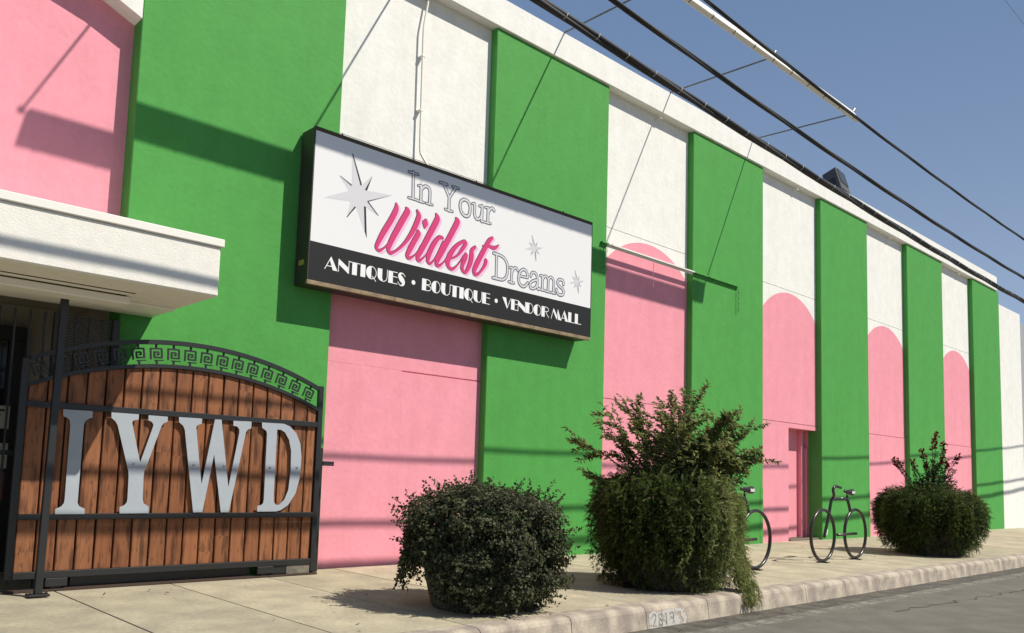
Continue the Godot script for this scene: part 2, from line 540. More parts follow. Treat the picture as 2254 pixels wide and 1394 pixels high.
# A solid of revolution about a vertical axis.
func lathe(st: SurfaceTool, at: Vector3, profile: Array, sides := 32) -> void:
	for i in profile.size() - 1:
		var p: Vector2 = profile[i]
		var q: Vector2 = profile[i + 1]
		for k in sides:
			var a := TAU * k / sides
			var b := TAU * (k + 1) / sides
			var va := Vector3(cos(a), 0, sin(a))
			var vb := Vector3(cos(b), 0, sin(b))
			var p1 := at + va * p.x + Vector3.UP * p.y
			var p2 := at + vb * p.x + Vector3.UP * p.y
			var q1 := at + va * q.x + Vector3.UP * q.y
			var q2 := at + vb * q.x + Vector3.UP * q.y
			var e := Vector2(q.y - p.y, p.x - q.x)
			var mid := (p1 + p2 + q1 + q2) / 4.0
			var out := (va + vb).normalized() * e.x + Vector3.UP * e.y
			quad(st, p1, p2, q2, q1, mid - out)


func smooth_line(pts: Array, per := 6) -> Array:
	var out := []
	var n := pts.size()
	for i in n - 1:
		var a: Vector3 = pts[maxi(i - 1, 0)]
		var b: Vector3 = pts[i]
		var c: Vector3 = pts[i + 1]
		var d: Vector3 = pts[mini(i + 2, n - 1)]
		for k in per:
			out.append(b.cubic_interpolate(c, a, d, float(k) / per))
	out.append(pts[n - 1])
	return out


# A painted stroke that lies flat on a panel: list holds x, y, width in millimetres.
func stroke(st: SurfaceTool, list: Array, at: Vector3, grow := 0.0, smooth := true, slant := 1.0) -> void:
	var p := []
	for i in range(0, list.size(), 3):
		p.append(Vector3(list[i], list[i + 1], list[i + 2]) * 0.001)
	if smooth and p.size() > 2:
		p = smooth_line(p, 5)
	var left := []
	var right := []
	for i in p.size():
		var d: Vector3 = p[mini(i + 1, p.size() - 1)] - p[maxi(i - 1, 0)]
		var n: Vector3 = Vector3(-d.y, d.x, 0).normalized() * maxf(p[i].z * slant * 0.5 + grow, 0.0005)
		var c := at + Vector3(p[i].x, p[i].y, i * 0.00002)
		left.append(c + n)
		right.append(c - n)
	for i in p.size() - 1:
		var back: Vector3 = left[i] - Vector3(0, 0, 1)
		quad(st, left[i], right[i], right[i + 1], left[i + 1], back)
	for e in [0, p.size() - 1]:
		var c: Vector3 = (left[e] + right[e]) / 2.0
		var arm: Vector3 = left[e] - c
		for k in 12:
			var a := arm.rotated(Vector3.BACK, TAU * k / 12.0)
			var b := arm.rotated(Vector3.BACK, TAU * (k + 1) / 12.0)
			var z := Vector3(0, 0, -0.00001 if e == 0 else 0.00003)
			tri(st, c + z, c + a + z, c + b + z, c - Vector3(0, 0, 1))


func ground_y(z: float) -> float:
	return -SLOPE * maxf(z, 0.0)


# ---------------------------------------------------------------- ground
func _ground() -> void:
	var earth := box_part(self, "ground", Vector3(-120, -0.9, -150), Vector3(220, -0.32, 120), "asphalt")
	earth.set_meta("kind", "structure")

	var walk := structure("sidewalk")
	var step := 0.965
	var st := begin()
	quad(st, Vector3(-12, -0.016, -1.3), Vector3(90, -0.016, -1.3), Vector3(90, -0.016 - SLOPE * 3.25, 3.25), Vector3(-12, -0.016 - SLOPE * 3.25, 3.25), Vector3(0, -5, 0))
	part(walk, "bedding", st, "joint_dirt")
	var kerb := structure("kerb")
	var shared := {}
	for i in range(-9, 80):
		var x0 := 2.222 + step * i
		var x1 := x0 + step
		var gap := 0.006 if i % 2 == 0 else 0.004
		if i == -1 or i == 0 or i == 2:
			gap = 0.008
		st = begin()
		var lift := rng.randf_range(-0.0015, 0.0015)
		var z1 := 3.245
		var top := [Vector3(x0 + gap, lift, -1.3), Vector3(x1 - gap, lift, -1.3), Vector3(x1 - gap, lift - SLOPE * z1, z1), Vector3(x0 + gap, lift - SLOPE * z1, z1)]
		var down := Vector3(0, -0.08, 0)
		var mid: Vector3 = (top[0] + top[2]) / 2.0 + down * 0.5
		quad(st, top[0], top[1], top[2], top[3], mid)
		for k in 4:
			quad(st, top[k], top[(k + 1) % 4], top[(k + 1) % 4] + down, top[k] + down, mid)
		part(walk, "slab", st, "slab_%d" % rng.randi_range(0, 3))
		# kerb stone: rounded nose
		st = begin()
		var prof := PackedVector2Array([Vector2(3.252, -0.049), Vector2(3.385, -0.052), Vector2(3.415, -0.058), Vector2(3.435, -0.072), Vector2(3.446, -0.095), Vector2(3.468, -0.27), Vector2(3.252, -0.27)])
		var g := 0.002 + (0.004 if i % 2 == 0 else 0.0)
		for k in prof.size():
			var a := prof[k]
			var b := prof[(k + 1) % prof.size()]
			quad(st, Vector3(x0 + g, a.y, a.x), Vector3(x1 - g, a.y, a.x), Vector3(x1 - g, b.y, b.x), Vector3(x0 + g, b.y, b.x), Vector3((x0 + x1) / 2, -0.18, 3.33))
		for e in [x0 + g, x1 - g]:
			for k in range(1, prof.size() - 1):
				tri(st, Vector3(e, prof[0].y, prof[0].x), Vector3(e, prof[k].y, prof[k].x), Vector3(e, prof[k + 1].y, prof[k + 1].x), Vector3((x0 + x1) / 2, -0.18, 3.33))
		part(kerb, "kerb_stone", st, "kerb_concrete")
	box_part(kerb, "footing", Vector3(-12, -0.3, 3.22), Vector3(90, -0.10, 3.40), "joint_dirt")
	_house_number(kerb)

	var gutter := structure("gutter")
	box_part(gutter, "gutter_pan", Vector3(-60, -0.4, 3.44), Vector3(120, -0.243, 3.775), "gutter_dirt")
	box_part(gutter, "gutter_lip", Vector3(-60, -0.4, 3.778), Vector3(120, -0.239, 3.964), "gutter_concrete")
	var road := structure("road")
	box_part(road, "road_surface", Vector3(-60, -0.4, 3.968), Vector3(120, -0.236, 15.5), "asphalt")
	# cracks that run through the asphalt
	for c in [[Vector2(12.2, 4.95), Vector2(18.5, 5.7)], [Vector2(9.2, 4.35), Vector2(13.6, 4.62)], [Vector2(13.9, 4.2), Vector2(15.6, 6.8)], [Vector2(16.4, 4.6), Vector2(19.5, 4.3)]]:
		var line := []
		var n := 26
		for k in n + 1:
			var p: Vector2 = c[0].lerp(c[1], float(k) / n)
			line.append(p + Vector2(rng.randf_range(-0.05, 0.05), rng.randf_range(-0.07, 0.07)))
		st = begin()
		for k in n:
			var w := rng.randf_range(0.004, 0.014)
			var a: Vector2 = line[k]
			var b: Vector2 = line[k + 1]
			quad(st, Vector3(a.x, -0.2325, a.y - w), Vector3(b.x, -0.2325, b.y - w), Vector3(b.x, -0.2325, b.y + w), Vector3(a.x, -0.2325, a.y + w), Vector3(a.x, -2, a.y))
		part(road, "crack", st, "tar")
	var far_walk := box_part(self, "far_pavement", Vector3(-60, -0.4, 15.51), Vector3(120, -0.10, 19), "slab_1")
	far_walk.set_meta("kind", "structure")


func _house_number(kerb: Node3D) -> void:
	# worn white patch with the stencilled number 2819 on the sloping kerb face
	var slide := func(u: float, v: float, lift: float) -> Vector3:
		return Vector3(6.12 + u, -0.245 + v, 3.4648 - v * 0.126 + lift)
	var st := begin()
	var edge := noise(FastNoiseLite.TYPE_SIMPLEX_SMOOTH, 9.0, 3, 5)
	var nx := 34
	var ny := 9
	for i in nx:
		for j in ny:
			var u := 0.58 * i / nx
			var v := 0.145 * j / ny
			var fade := maxf(u - 0.36, 0.0) * 3.2
			if edge.get_noise_2d(u * 1.3, v * 1.7) < -0.30 + fade * 0.9:
				continue
			var du := 0.58 / nx
			var dv := 0.145 / ny
			quad(st, slide.call(u, v, 0.002), slide.call(u + du, v, 0.002), slide.call(u + du, v + dv, 0.002), slide.call(u, v + dv, 0.002), slide.call(u, v, -1.0))
	part(kerb, "white_patch", st, "kerb_white")
	var digits := {
		"2": [[0, 80, 12, 10, 100, 12, 35, 104, 12, 48, 82, 12, 30, 45, 12, 2, 4, 12], [2, 4, 12, 50, 4, 12]],
		"8": [[25, 56, 12, 6, 72, 12, 10, 98, 12, 40, 98, 12, 46, 72, 12, 25, 56, 12], [25, 56, 12, 2, 36, 12, 8, 6, 12, 44, 6, 12, 48, 36, 12, 25, 56, 12]],
		"1": [[25, 2, 13, 25, 104, 13], [8, 88, 10, 25, 104, 10]],
		"9": [[44, 66, 12, 24, 50, 12, 5, 72, 12, 14, 100, 12, 40, 100, 12, 46, 66, 12, 40, 20, 12, 14, 2, 12]]}
	var cut := begin()
	var at := 0.05
	for ch in "2819":
		for s in digits[ch]:
			var p := []
			for i in range(0, s.size(), 3):
				p.append(Vector3(s[i], s[i + 1], s[i + 2]) * 0.001)
			p = smooth_line(p, 4)
			for i in p.size() - 1:
				if rng.randf() < 0.12:
					continue
				var d: Vector3 = p[i + 1] - p[i]
				var n: Vector2 = Vector2(-d.y, d.x).normalized() * p[i].z * 0.45
				var a: Vector3 = p[i]
				var b: Vector3 = p[i + 1]
				var z := 0.0035 + i * 0.00002
				quad(cut, slide.call(at + a.x + n.x, 0.014 + a.y + n.y, z), slide.call(at + a.x - n.x, 0.014 + a.y - n.y, z), slide.call(at + b.x - n.x, 0.014 + b.y - n.y, z), slide.call(at + b.x + n.x, 0.014 + b.y + n.y, z), slide.call(at + a.x, 0.014 + a.y, -1.0))
		at += 0.088
	part(kerb, "house_number", cut, "stencil_black")


# ---------------------------------------------------------------- the painted building
func arc_y(x: float, cx: float, apex: float, r: float) -> float:
	return apex - (r - sqrt(maxf(r * r - (x - cx) * (x - cx), 0.0)))


func _building() -> void:
	var b := thing("painted_building", "long green, pink and white striped shop building with piers and painted arches", "building")
	# solid core behind the face
	box_part(b, "core_wall", Vector3(2.668, -0.05, -1.42), Vector3(15.24, ROOF - 0.02, -0.150), "dim_plaster")
	box_part(b, "core_wall", Vector3(16.43, -0.05, -0.75), Vector3(27.80, ROOF - 0.02, -0.150), "dim_plaster")
	box_part(b, "core_wall", Vector3(15.24, 2.19, -0.75), Vector3(16.43, ROOF - 0.02, -0.150), "dim_plaster")
	box_part(b, "core_wall", Vector3(-9.0, 2.62, -1.6), Vector3(2.667, ROOF - 0.02, -0.235), "dim_plaster")
	box_part(b, "core_wall", Vector3(-9.0, -0.05, -1.6), Vector3(0.30, 2.62, -0.235), "dim_plaster")
	box_part(b, "roof", Vector3(-9.0, ROOF - 0.30, -14.0), Vector3(27.80, ROOF - 0.06, -0.76), "gray_paint")
	for k in 7:
		var st := begin()
		bx(st, Vector3(PIER_L[k], -0.03, -0.30), Vector3(PIER_R[k], PIER_TOP, 0.0), 0.008)
		var pier := part(b, "pier", st, "green_paint")
		if k in [2, 3, 4, 5]:
			# thin steel corner guard at the right foot of the pier
			box_part(pier, "corner_guard", Vector3(PIER_R[k] - 0.10, 0.01, 0.001), Vector3(PIER_R[k] - 0.004, 0.99, 0.005), "green_paint")
			for y in [0.1, 0.5, 0.92]:
				box_part(pier, "screw", Vector3(PIER_R[k] - 0.075, y, 0.004), Vector3(PIER_R[k] - 0.063, y + 0.012, 0.009), "housing_gray")
	# parapet band with a small overhang, in lengths as formed
	var band := begin()
	bx(band, Vector3(-9.0, PIER_TOP, -0.755), Vector3(27.6, ROOF, 0.038), 0.010)
	part(b, "parapet", band, "white_paint")
	for k in range(1, 6):
		_bay(b, k)
	_arched_bay(b)
	_canopy(b)


func _bay(b: Node3D, k: int) -> void:
	var x0: float = PIER_R[k] + 0.001
	var x1: float = PIER_L[k + 1] - 0.001
	var cx := (x0 + x1) / 2.0 + 0.07
	var apex := 4.845
	var r := 1.5
	var door := k == 3
	box_part(b, "white_panel", Vector3(x0, 4.906, -0.148), Vector3(x1, PIER_TOP - 0.001, BAY), "white_paint")
	var low := 2.268
	var arch := PackedVector2Array()
	var rest := PackedVector2Array()
	var n := 26
	for i in n + 1:
		var x := lerpf(x0, x1, float(i) / n)
		arch.append(Vector2(x, arc_y(x, cx, apex, r)))
		rest.append(Vector2(x, arc_y(x, cx, apex, r)))
	arch.append(Vector2(x1, low + 0.007))
	arch.append(Vector2(x0, low + 0.007))
	rest.append(Vector2(x1, 4.896))
	rest.append(Vector2(x0, 4.896))
	var st := begin()
	extrude(st, rest, -0.148, BAY)
	part(b, "white_panel", st, "white_paint")
	st = begin()
	extrude(st, arch, -0.148, BAY + 0.0006)
	part(b, "pink_arch", st, "pink_paint")
	if not door:
		if k == 1:
			box_part(b, "pink_panel", Vector3(x0, -0.03, -0.148), Vector3(5.9551, low + 0.005, BAY + 0.0025), "pink_paint")
			box_part(b, "pink_panel", Vector3(5.9552, -0.03, -0.148), Vector3(x1, low - 0.010, BAY + 0.003), "pink_paint")
			box_part(b, "pink_ledge", Vector3(5.9552, low - 0.009, -0.148), Vector3(x1, low + 0.006, BAY - 0.014), "pink_paint")
		else:
			box_part(b, "pink_panel", Vector3(x0, -0.03, -0.148), Vector3(x1, low - 0.004, BAY + 0.006), "pink_paint")
	else:
		box_part(b, "pink_panel", Vector3(x0, -0.03, -0.148), Vector3(15.249, low - 0.004, BAY + 0.006), "pink_paint")
		box_part(b, "pink_panel", Vector3(15.2495, 2.176, -0.148), Vector3(x1, low - 0.004, BAY + 0.004), "pink_paint")
		# recessed doorway
		var d := box_part(b, "door", Vector3(15.15, 0.02, -0.47), Vector3(16.42, 2.19, -0.42), "pink_door", 0.0, "pink door set back in its recess")
		box_part(d, "door_frame", Vector3(16.20, 0.02, -0.419), Vector3(16.285, 2.18, -0.335), "pink_door", 0.004)
		box_part(d, "door_stop", Vector3(16.345, 0.02, -0.419), Vector3(16.372, 1.82, -0.30), "pink_door", 0.003)
		box_part(b, "door_jamb", Vector3(15.10, -0.03, -0.42), Vector3(15.249, 2.19, -0.1485), "pink_paint")
		box_part(b, "door_jamb", Vector3(16.412, -0.03, -0.42), Vector3(16.45, 2.19, -0.1485), "pink_paint")
		box_part(b, "lintel", Vector3(15.249, 2.18, -0.42), Vector3(16.412, 2.25, -0.1485), "pink_paint")
		box_part(b, "threshold", Vector3(15.252, -0.02, -0.42), Vector3(16.40, 0.022, -0.06), "weathered_plate", 0.004)
	# small pipe stub left under the parapet
	if k >= 2:
		st = begin(0)
		var px := (x0 + x1) / 2.0 + 0.20
		tube(st, [Vector3(px, 6.985, BAY - 0.01), Vector3(px, 6.985, BAY + 0.10)], 0.012, 8)
		tube(st, [Vector3(px - 0.03, 6.985, BAY + 0.10), Vector3(px + 0.03, 6.985, BAY + 0.10)], 0.009, 8)
		part(b, "pipe_stub", st, "trim_white")


func _arched_bay(b: Node3D) -> void:
	# the bay left of the first pier: pink wall set back behind a white arch
	var x0: float = PIER_R[0]
	var x1: float = PIER_L[1]
	var cx := (x0 + x1) / 2.0
	var poly := PackedVector2Array()
	var segs := 7
	for i in segs + 1:
		var x := lerpf(x0 + 0.001, x1 - 0.001, float(i) / segs)
		poly.append(Vector2(x, arc_y(x, cx, 5.57, 2.48)))
	poly.append(Vector2(x1 - 0.001, PIER_TOP - 0.001))
	poly.append(Vector2(x0 + 0.001, PIER_TOP - 0.001))
	var st := begin()
	extrude(st, poly, -0.234, -0.003)
	part(b, "white_arch", st, "white_paint")
	box_part(b, "pink_panel", Vector3(x0, 2.60, -0.234), Vector3(x1, 5.70, -0.205), "pink_paint")


func _canopy(b: Node3D) -> void:
	var st := begin()
	bx(st, Vector3(-3.0, 2.452, -0.003), Vector3(2.970, 2.868, 1.380), 0.012)
	var c := part(b, "canopy", st, "rough_white", "white stucco canopy slab over the entrance")
	box_part(c, "cap_flange", Vector3(-3.0, 2.8685, -0.002), Vector3(2.990, 2.935, 1.402), "trim_white", 0.005)
	box_part(c, "soffit_panel", Vector3(-3.0, 2.432, 0.02), Vector3(2.94, 2.4515, 0.58), "trim_white", 0.004)
	var s := begin()
	bx(s, Vector3(-3.0, 2.378, 0.60), Vector3(2.466, 2.440, 0.82), 0.008)
	part(b, "header_beam", s, "trim_white")
	box_part(b, "beam_slot", Vector3(-3.0, 2.4402, 0.63), Vector3(2.44, 2.4515, 0.80), "dark_frame")
	box_part(b, "soffit_slot", Vector3(-3.0, 2.4485, 0.93), Vector3(2.46, 2.4555, 0.955), "dark_frame")
	# entrance recess behind the screen
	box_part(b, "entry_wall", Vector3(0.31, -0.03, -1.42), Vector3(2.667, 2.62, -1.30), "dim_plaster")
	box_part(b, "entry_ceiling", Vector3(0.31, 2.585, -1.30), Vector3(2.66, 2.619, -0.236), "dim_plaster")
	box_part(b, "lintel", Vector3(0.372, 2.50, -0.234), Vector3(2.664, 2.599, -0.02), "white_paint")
	var f := box_part(b, "shop_door", Vector3(0.5, 0.0, -1.28), Vector3(2.20, 2.36, -1.22), "dark_frame", 0.0, "dark glazed shop door in the entrance recess")
	box_part(f, "door_rail", Vector3(0.5, 2.22, -1.2195), Vector3(2.20, 2.36, -1.17), "dark_frame", 0.004)
	box_part(f, "door_stile", Vector3(2.06, 0.0, -1.2195), Vector3(2.20, 2.219, -1.17), "dark_frame", 0.004)
	box_part(f, "glass_pane", Vector3(0.52, 0.1, -1.2195), Vector3(2.058, 2.218, -1.21), "shop_glass")


func _neighbours() -> void:
	var w := thing("white_neighbour_building", "plain white rendered building end beyond the last green pier", "building")
	box_part(w, "wall", Vector3(27.832, -0.05, -12), Vector3(29.93, 6.70, -0.012), "white_paint", 0.012)
	var g := thing("gray_neighbour_building", "shaded gray building at the far right edge behind the white one", "building")
	box_part(g, "wall", Vector3(29.935, -0.05, -12), Vector3(46, 6.62, -0.32), "gray_paint", 0.012)
	var v := box_part(g, "louver_vent", Vector3(30.02, 4.28, -0.318), Vector3(30.9, 4.92, -0.30), "dark_frame", 0.0, "dark louvred vent")
	for i in 8:
		var st := begin()
		bx(st, Vector3(30.02, 4.30 + i * 0.078, -0.298), Vector3(30.9, 4.33 + i * 0.078, -0.262), 0.003)
		part(v, "slat", st, "gray_paint")


# ---------------------------------------------------------------- entrance screen
func _entrance_screen() -> void:
	var s := thing("entrance_screen", "black picket and expanded metal security screen under the white canopy", "security screen")
	var z := 0.06
	for i in 15:
		var x := 0.42 + i * 0.115
		box_part(s, "picket", Vector3(x, 0.03, z - 0.008), Vector3(x + 0.016, 2.34, z + 0.008), "black_iron")
	for y in [0.08, 1.1]:
		box_part(s, "screen_rail", Vector3(0.42, y, z - 0.030), Vector3(2.10, y + 0.04, z - 0.009), "black_iron")
	for x in [2.105, 2.585]:
		box_part(s, "screen_post", Vector3(x, 0.0, z - 0.03), Vector3(x + 0.062, 2.351, z + 0.03), "black_iron", 0.004)
	for x in [2.275, 2.385, 2.495]:
		box_part(s, "picket", Vector3(x, 0.03, z - 0.008), Vector3(x + 0.016, 2.34, z + 0.008), "black_iron")
	# expanded metal: two sets of slanting strands
	var st := begin()
	var w := 0.048
	var h := 0.024
	for d in [-1.0, 1.0]:
		var y := 0.05 - 0.24
		while y < 2.58:
			var a := Vector2(2.167, y)
			var c := Vector2(2.585, y + d * (2.585 - 2.167) * h / w)
			if d < 0:
				a.y += 0.22; c.y += 0.22
			# clip to the frame
			var lo := 0.05
			var hi := 2.345
			var t0 := 0.0
			var t1 := 1.0
			var dy := c.y - a.y
			var ta := (lo - a.y) / dy
			var tb := (hi - a.y) / dy
			t0 = maxf(t0, minf(ta, tb))
			t1 = minf(t1, maxf(ta, tb))
			if t1 - t0 > 0.02:
				var p := a.lerp(c, t0)
				var q := a.lerp(c, t1)
				var nn := Vector2(-(q - p).y, (q - p).x).normalized() * 0.0028
				var zz: float = z + 0.012 + d * 0.0015
				quad(st, Vector3(p.x + nn.x, p.y + nn.y, zz), Vector3(p.x - nn.x, p.y - nn.y, zz), Vector3(q.x - nn.x, q.y - nn.y, zz), Vector3(q.x + nn.x, q.y + nn.y, zz), Vector3(p.x, p.y, zz - 1.0))
			y += h
	var net := part(s, "expanded_metal", st, "black_iron")
	net.set_meta("kind", "stuff")

	# papers in the shop door behind the screen
	var sheets := [[1.55, 1.36, 0.24, 0.22, "paper", "small flyer with a gray picture, uppermost in the shop door"], [1.50, 0.98, 0.30, 0.24, "paper", "landscape poster with pale figures, second from the top in the shop door"], [1.52, 0.68, 0.27, 0.26, "paper_red", "dark red and gray poster in the shop door"], [1.50, 0.40, 0.20, 0.22, "paper", "white notice sheet low in the shop door"]]
	for q in sheets:
		var p := thing("poster", q[5], "poster", Vector3(q[0] + 0.32, q[1], -1.165))
		box_part(p, "sheet", Vector3(0, 0, 0), Vector3(q[2], q[3], 0.002), q[4])
		for i in 4:
			var lw: float = rng.randf_range(0.3, 0.8) * q[2]
			box_part(p, "print_line", Vector3(0.02, q[3] * (0.15 + 0.2 * i), 0.0021), Vector3(0.02 + lw, q[3] * (0.15 + 0.2 * i) + 0.022, 0.003), "paper_print")


# ---------------------------------------------------------------- sliding gate
func _gate() -> void:
	var g := thing("sliding_gate", "arched wooden sliding gate with black frame and big gray letters IYWD", "gate")
	var z0 := 0.225
	var z1 := 0.270
	var cx := 3.262
	var apex := 2.212
	var r := 3.40
	var inner := 1.989
	box_part(g, "stile", Vector3(1.845, 0.09, z0), Vector3(1.900, arc_y(1.845, cx, apex, r), z1), "black_iron", 0.003)
	box_part(g, "stile", Vector3(4.625, 0.02, z0), Vector3(4.680, 1.935, z1), "black_iron", 0.003)
	box_part(g, "rail", Vector3(1.901, 0.092, z0), Vector3(4.624, 0.148, z1), "black_iron", 0.003)
	box_part(g, "rail", Vector3(1.901, 0.572, z0 + 0.022), Vector3(4.624, 0.622, z1 + 0.003), "black_iron", 0.003)
	box_part(g, "rail", Vector3(1.901, 1.502, z0 + 0.022), Vector3(4.624, 1.554, z1 + 0.003), "black_iron", 0.003)
	for a in [[apex, 0.040], [inner, 0.034]]:
		var st := begin()
		var n := 30
		for i in n:
			var xa := lerpf(1.901, 4.624, float(i) / n)
			var xb := lerpf(1.901, 4.624, float(i + 1) / n)
			var ya := arc_y(xa, cx, a[0], r)
			var yb := arc_y(xb, cx, a[0], r)
			var h: float = a[1]
			var o := Vector3((xa + xb) / 2, (ya + yb - h) / 2, (z0 + z1) / 2)
			quad(st, Vector3(xa, ya, z1), Vector3(xb, yb, z1), Vector3(xb, yb - h, z1), Vector3(xa, ya - h, z1), o)
			quad(st, Vector3(xa, ya, z0), Vector3(xb, yb, z0), Vector3(xb, yb - h, z0), Vector3(xa, ya - h, z0), o)
			quad(st, Vector3(xa, ya, z0), Vector3(xb, yb, z0), Vector3(xb, yb, z1), Vector3(xa, ya, z1), o)
			quad(st, Vector3(xa, ya - h, z0), Vector3(xb, yb - h, z0), Vector3(xb, yb - h, z1), Vector3(xa, ya - h, z1), o)
		part(g, "arch_rail", st, "black_iron")
	# planks, each with its own tone and its own stretch of grain
	var i := -1
	while true:
		var xa := 2.057 + 0.1536 * i
		var xb := xa + 0.1536
		if xa > 4.60:
			break
		xa = maxf(xa + 0.0075, 1.903)
		xb = minf(xb - 0.0075, 4.622)
		var st := begin()
		var za := 0.205
		var zb := 0.243 + rng.randf_range(-0.003, 0.002)
		var ya := 0.150
		var yl := arc_y(xa, cx, inner - 0.036, r)
		var yr := arc_y(xb, cx, inner - 0.036, r)
		var u0 := rng.randf()
		var v0 := rng.randf()
		_plank(st, xa, xb, ya, yl, yr, za, zb, u0, v0)
		part(g, "plank", st, "plank_%d" % rng.randi_range(0, 5))
		i += 1
	# Greek key fretwork between the two arched rails
	var key := [[0, 0, 14, 0, 100, 14], [-6, 100, 14, 100, 100, 14], [100, 100, 14, 100, 16, 14], [106, 18, 14, 30, 18, 14], [32, 18, 14, 32, 68, 14], [26, 68, 14, 72, 68, 14], [70, 68, 14, 70, 44, 14], [74, 44, 12, 52, 44, 12], [30, -8, 9, 112, -8, 9]]
	for k in 17:
		var x := 1.980 + 0.1580 * k
		if x > 4.56 or x < 1.95:
			continue
		var top := arc_y(x, cx, apex, r) - 0.040
		var bottom := arc_y(x, cx, inner, r)
		var turn := -atan2(x - cx, sqrt(r * r - (x - cx) * (x - cx)))
		var bs := Basis(Vector3.BACK, turn)
		var c := Vector3(x, (top + bottom) / 2.0, z0 + 0.018)
		var st := begin()
		for s in key:
			var a := (Vector3(s[0], s[1], 0) - Vector3(50, 48, 0)) * 0.00100
			var e := (Vector3(s[3], s[4], 0) - Vector3(50, 48, 0)) * 0.00100
			var hw: float = s[2] * 0.00054
			var lo := Vector3(minf(a.x, e.x) - (hw if absf(a.x - e.x) < 0.001 else 0.0), minf(a.y, e.y) - (hw if absf(a.y - e.y) < 0.001 else 0.0), -0.006 + 0.0002 * s[1] * 0.01)
			var hi := Vector3(maxf(a.x, e.x) + (hw if absf(a.x - e.x) < 0.001 else 0.0), maxf(a.y, e.y) + (hw if absf(a.y - e.y) < 0.001 else 0.0), 0.006 + 0.0005 * key.find(s))
			_box_at(st, lo, hi, bs, c)
		_box_at(st, Vector3(-0.008, 0.052, -0.006), Vector3(0.010, (top - bottom) / 2.0 + 0.006, 0.0055), bs, c)
		_box_at(st, Vector3(-0.008, -(top - bottom) / 2.0 - 0.008, -0.006), Vector3(0.010, -0.056, 0.0055), bs, c)
		part(g, "greek_key", st, "black_iron")
	# letters cut from steel plate
	var d_shape := points(GATE_D_OUT)
	var hole := points(GATE_D_IN)
	var ring := PackedVector2Array()
	# one outline with a hairline slit from the outer edge to the counter
	var near := 0
	for k in hole.size():
		if hole[k].x < hole[near].x or (hole[k].x < hole[near].x + 0.004 and hole[k].y > hole[near].y):
			near = k
	for k in d_shape.size():
		ring.append(d_shape[k])
	var outer_near := 0
	for k in ring.size():
		if ring[k].distance_to(hole[near]) < ring[outer_near].distance_to(hole[near]):
			outer_near = k
	var joined := PackedVector2Array()
	for k in ring.size():
		joined.append(ring[(outer_near + k) % ring.size()])
	joined.append(ring[outer_near] + Vector2(0.0003, 0.0003))
	var same := Geometry2D.is_polygon_clockwise(ring) == Geometry2D.is_polygon_clockwise(hole)
	for k in hole.size() + 1:
		var q := (near - k) if same else (near + k)
		var v := hole[posmod(q, hole.size())]
		joined.append(v + (Vector2(0.0003, -0.0003) if k == hole.size() else Vector2.ZERO))
	var shapes := [points(GATE_I), points(GATE_Y), points(GATE_W), joined]
	var bolts := [[], [[2.781, 1.062]], [[3.329, 1.070], [3.624, 1.069]], [[4.104, 1.068], [4.402, 1.075]]]
	for k in 4:
		var st := begin()
		extrude(st, shapes[k], 0.2765, 0.2815)
		var l := part(g, "metal_letter", st, "gray_steel", "gray steel letter " + "IYWD"[k])
		for q in bolts[k]:
			var bs := begin(0)
			tube(bs, [Vector3(q[0], q[1], 0.281), Vector3(q[0], q[1], 0.289)], 0.010, 8)
			part(l, "bolt", bs, "bolt_steel")
	# running gear
	for x in [2.23, 4.12]:
		box_part(g, "wheel_box", Vector3(x - 0.085, 0.022, z0 - 0.01), Vector3(x + 0.085, 0.0915, z1 + 0.012), "black_iron", 0.004)
		var st := begin(0)
		tube(st, [Vector3(x, 0.036, z0 + 0.012), Vector3(x, 0.036, z1 - 0.012)], 0.043, 20)
		part(g, "wheel", st, "bolt_steel")
	box_part(g, "backing_sheet", Vector3(1.902, 0.150, 0.192), Vector3(4.623, 1.70, 0.196), "dark_frame")
	var bk := begin()
	var bp := PackedVector2Array()
	for j in 21:
		var bxx := lerpf(1.902, 4.623, j / 20.0)
		bp.append(Vector2(bxx, arc_y(bxx, cx, inner - 0.004, r)))
	bp.append(Vector2(4.623, 1.7005))
	bp.append(Vector2(1.902, 1.7005))
	extrude(bk, bp, 0.192, 0.196)
	part(g, "backing_sheet", bk, "dark_frame")
	box_part(g, "skirt", Vector3(2.36, 0.010, z0 - 0.06), Vector3(4.0, 0.0915, z0 - 0.03), "black_iron")
	box_part(g, "end_plate", Vector3(4.36, 0.002, z0 + 0.005), Vector3(4.622, 0.0915, z1 - 0.012), "weathered_plate", 0.003)
	box_part(g, "skirt_plate", Vector3(4.21, 0.012, z0 + 0.004), Vector3(4.358, 0.0915, z1 - 0.016), "black_iron", 0.003)
	# ground track and the fixed posts
	var t := thing("gate_track", "flat steel ground track under the sliding gate", "track")
	box_part(t, "rail_strip", Vector3(-0.4, -0.012, 0.215), Vector3(4.70, 0.0035, 0.285), "rusty_iron")
	var p := thing("gate_guide_post", "tall black square steel post in front of the gate's left end", "post", Vector3(2.024, 0, 0.545))
	p.rotation.z = -0.009
	box_part(p, "shaft", Vector3(-0.0275, 0.008, -0.0275), Vector3(0.0275, 2.449, 0.0275), "black_iron", 0.004)
	box_part(p, "base_plate", Vector3(-0.075, -0.010, -0.06), Vector3(0.075, 0.0075, 0.06), "black_iron", 0.002)
	for s in [-0.055, 0.055]:
		var st := begin(0)
		tube(st, [Vector3(s, 0.005, 0.03), Vector3(s, 0.026, 0.03)], 0.010, 6)
		part(p, "anchor_bolt", st, "rusty_iron")
	var q := thing("gate_catch_post", "short black post with catch bracket where the gate closes", "post", Vector3(4.765, 0, 0.10))
	box_part(q, "shaft", Vector3(-0.028, -0.01, -0.0985), Vector3(0.028, 1.292, 0.03), "black_iron", 0.004)
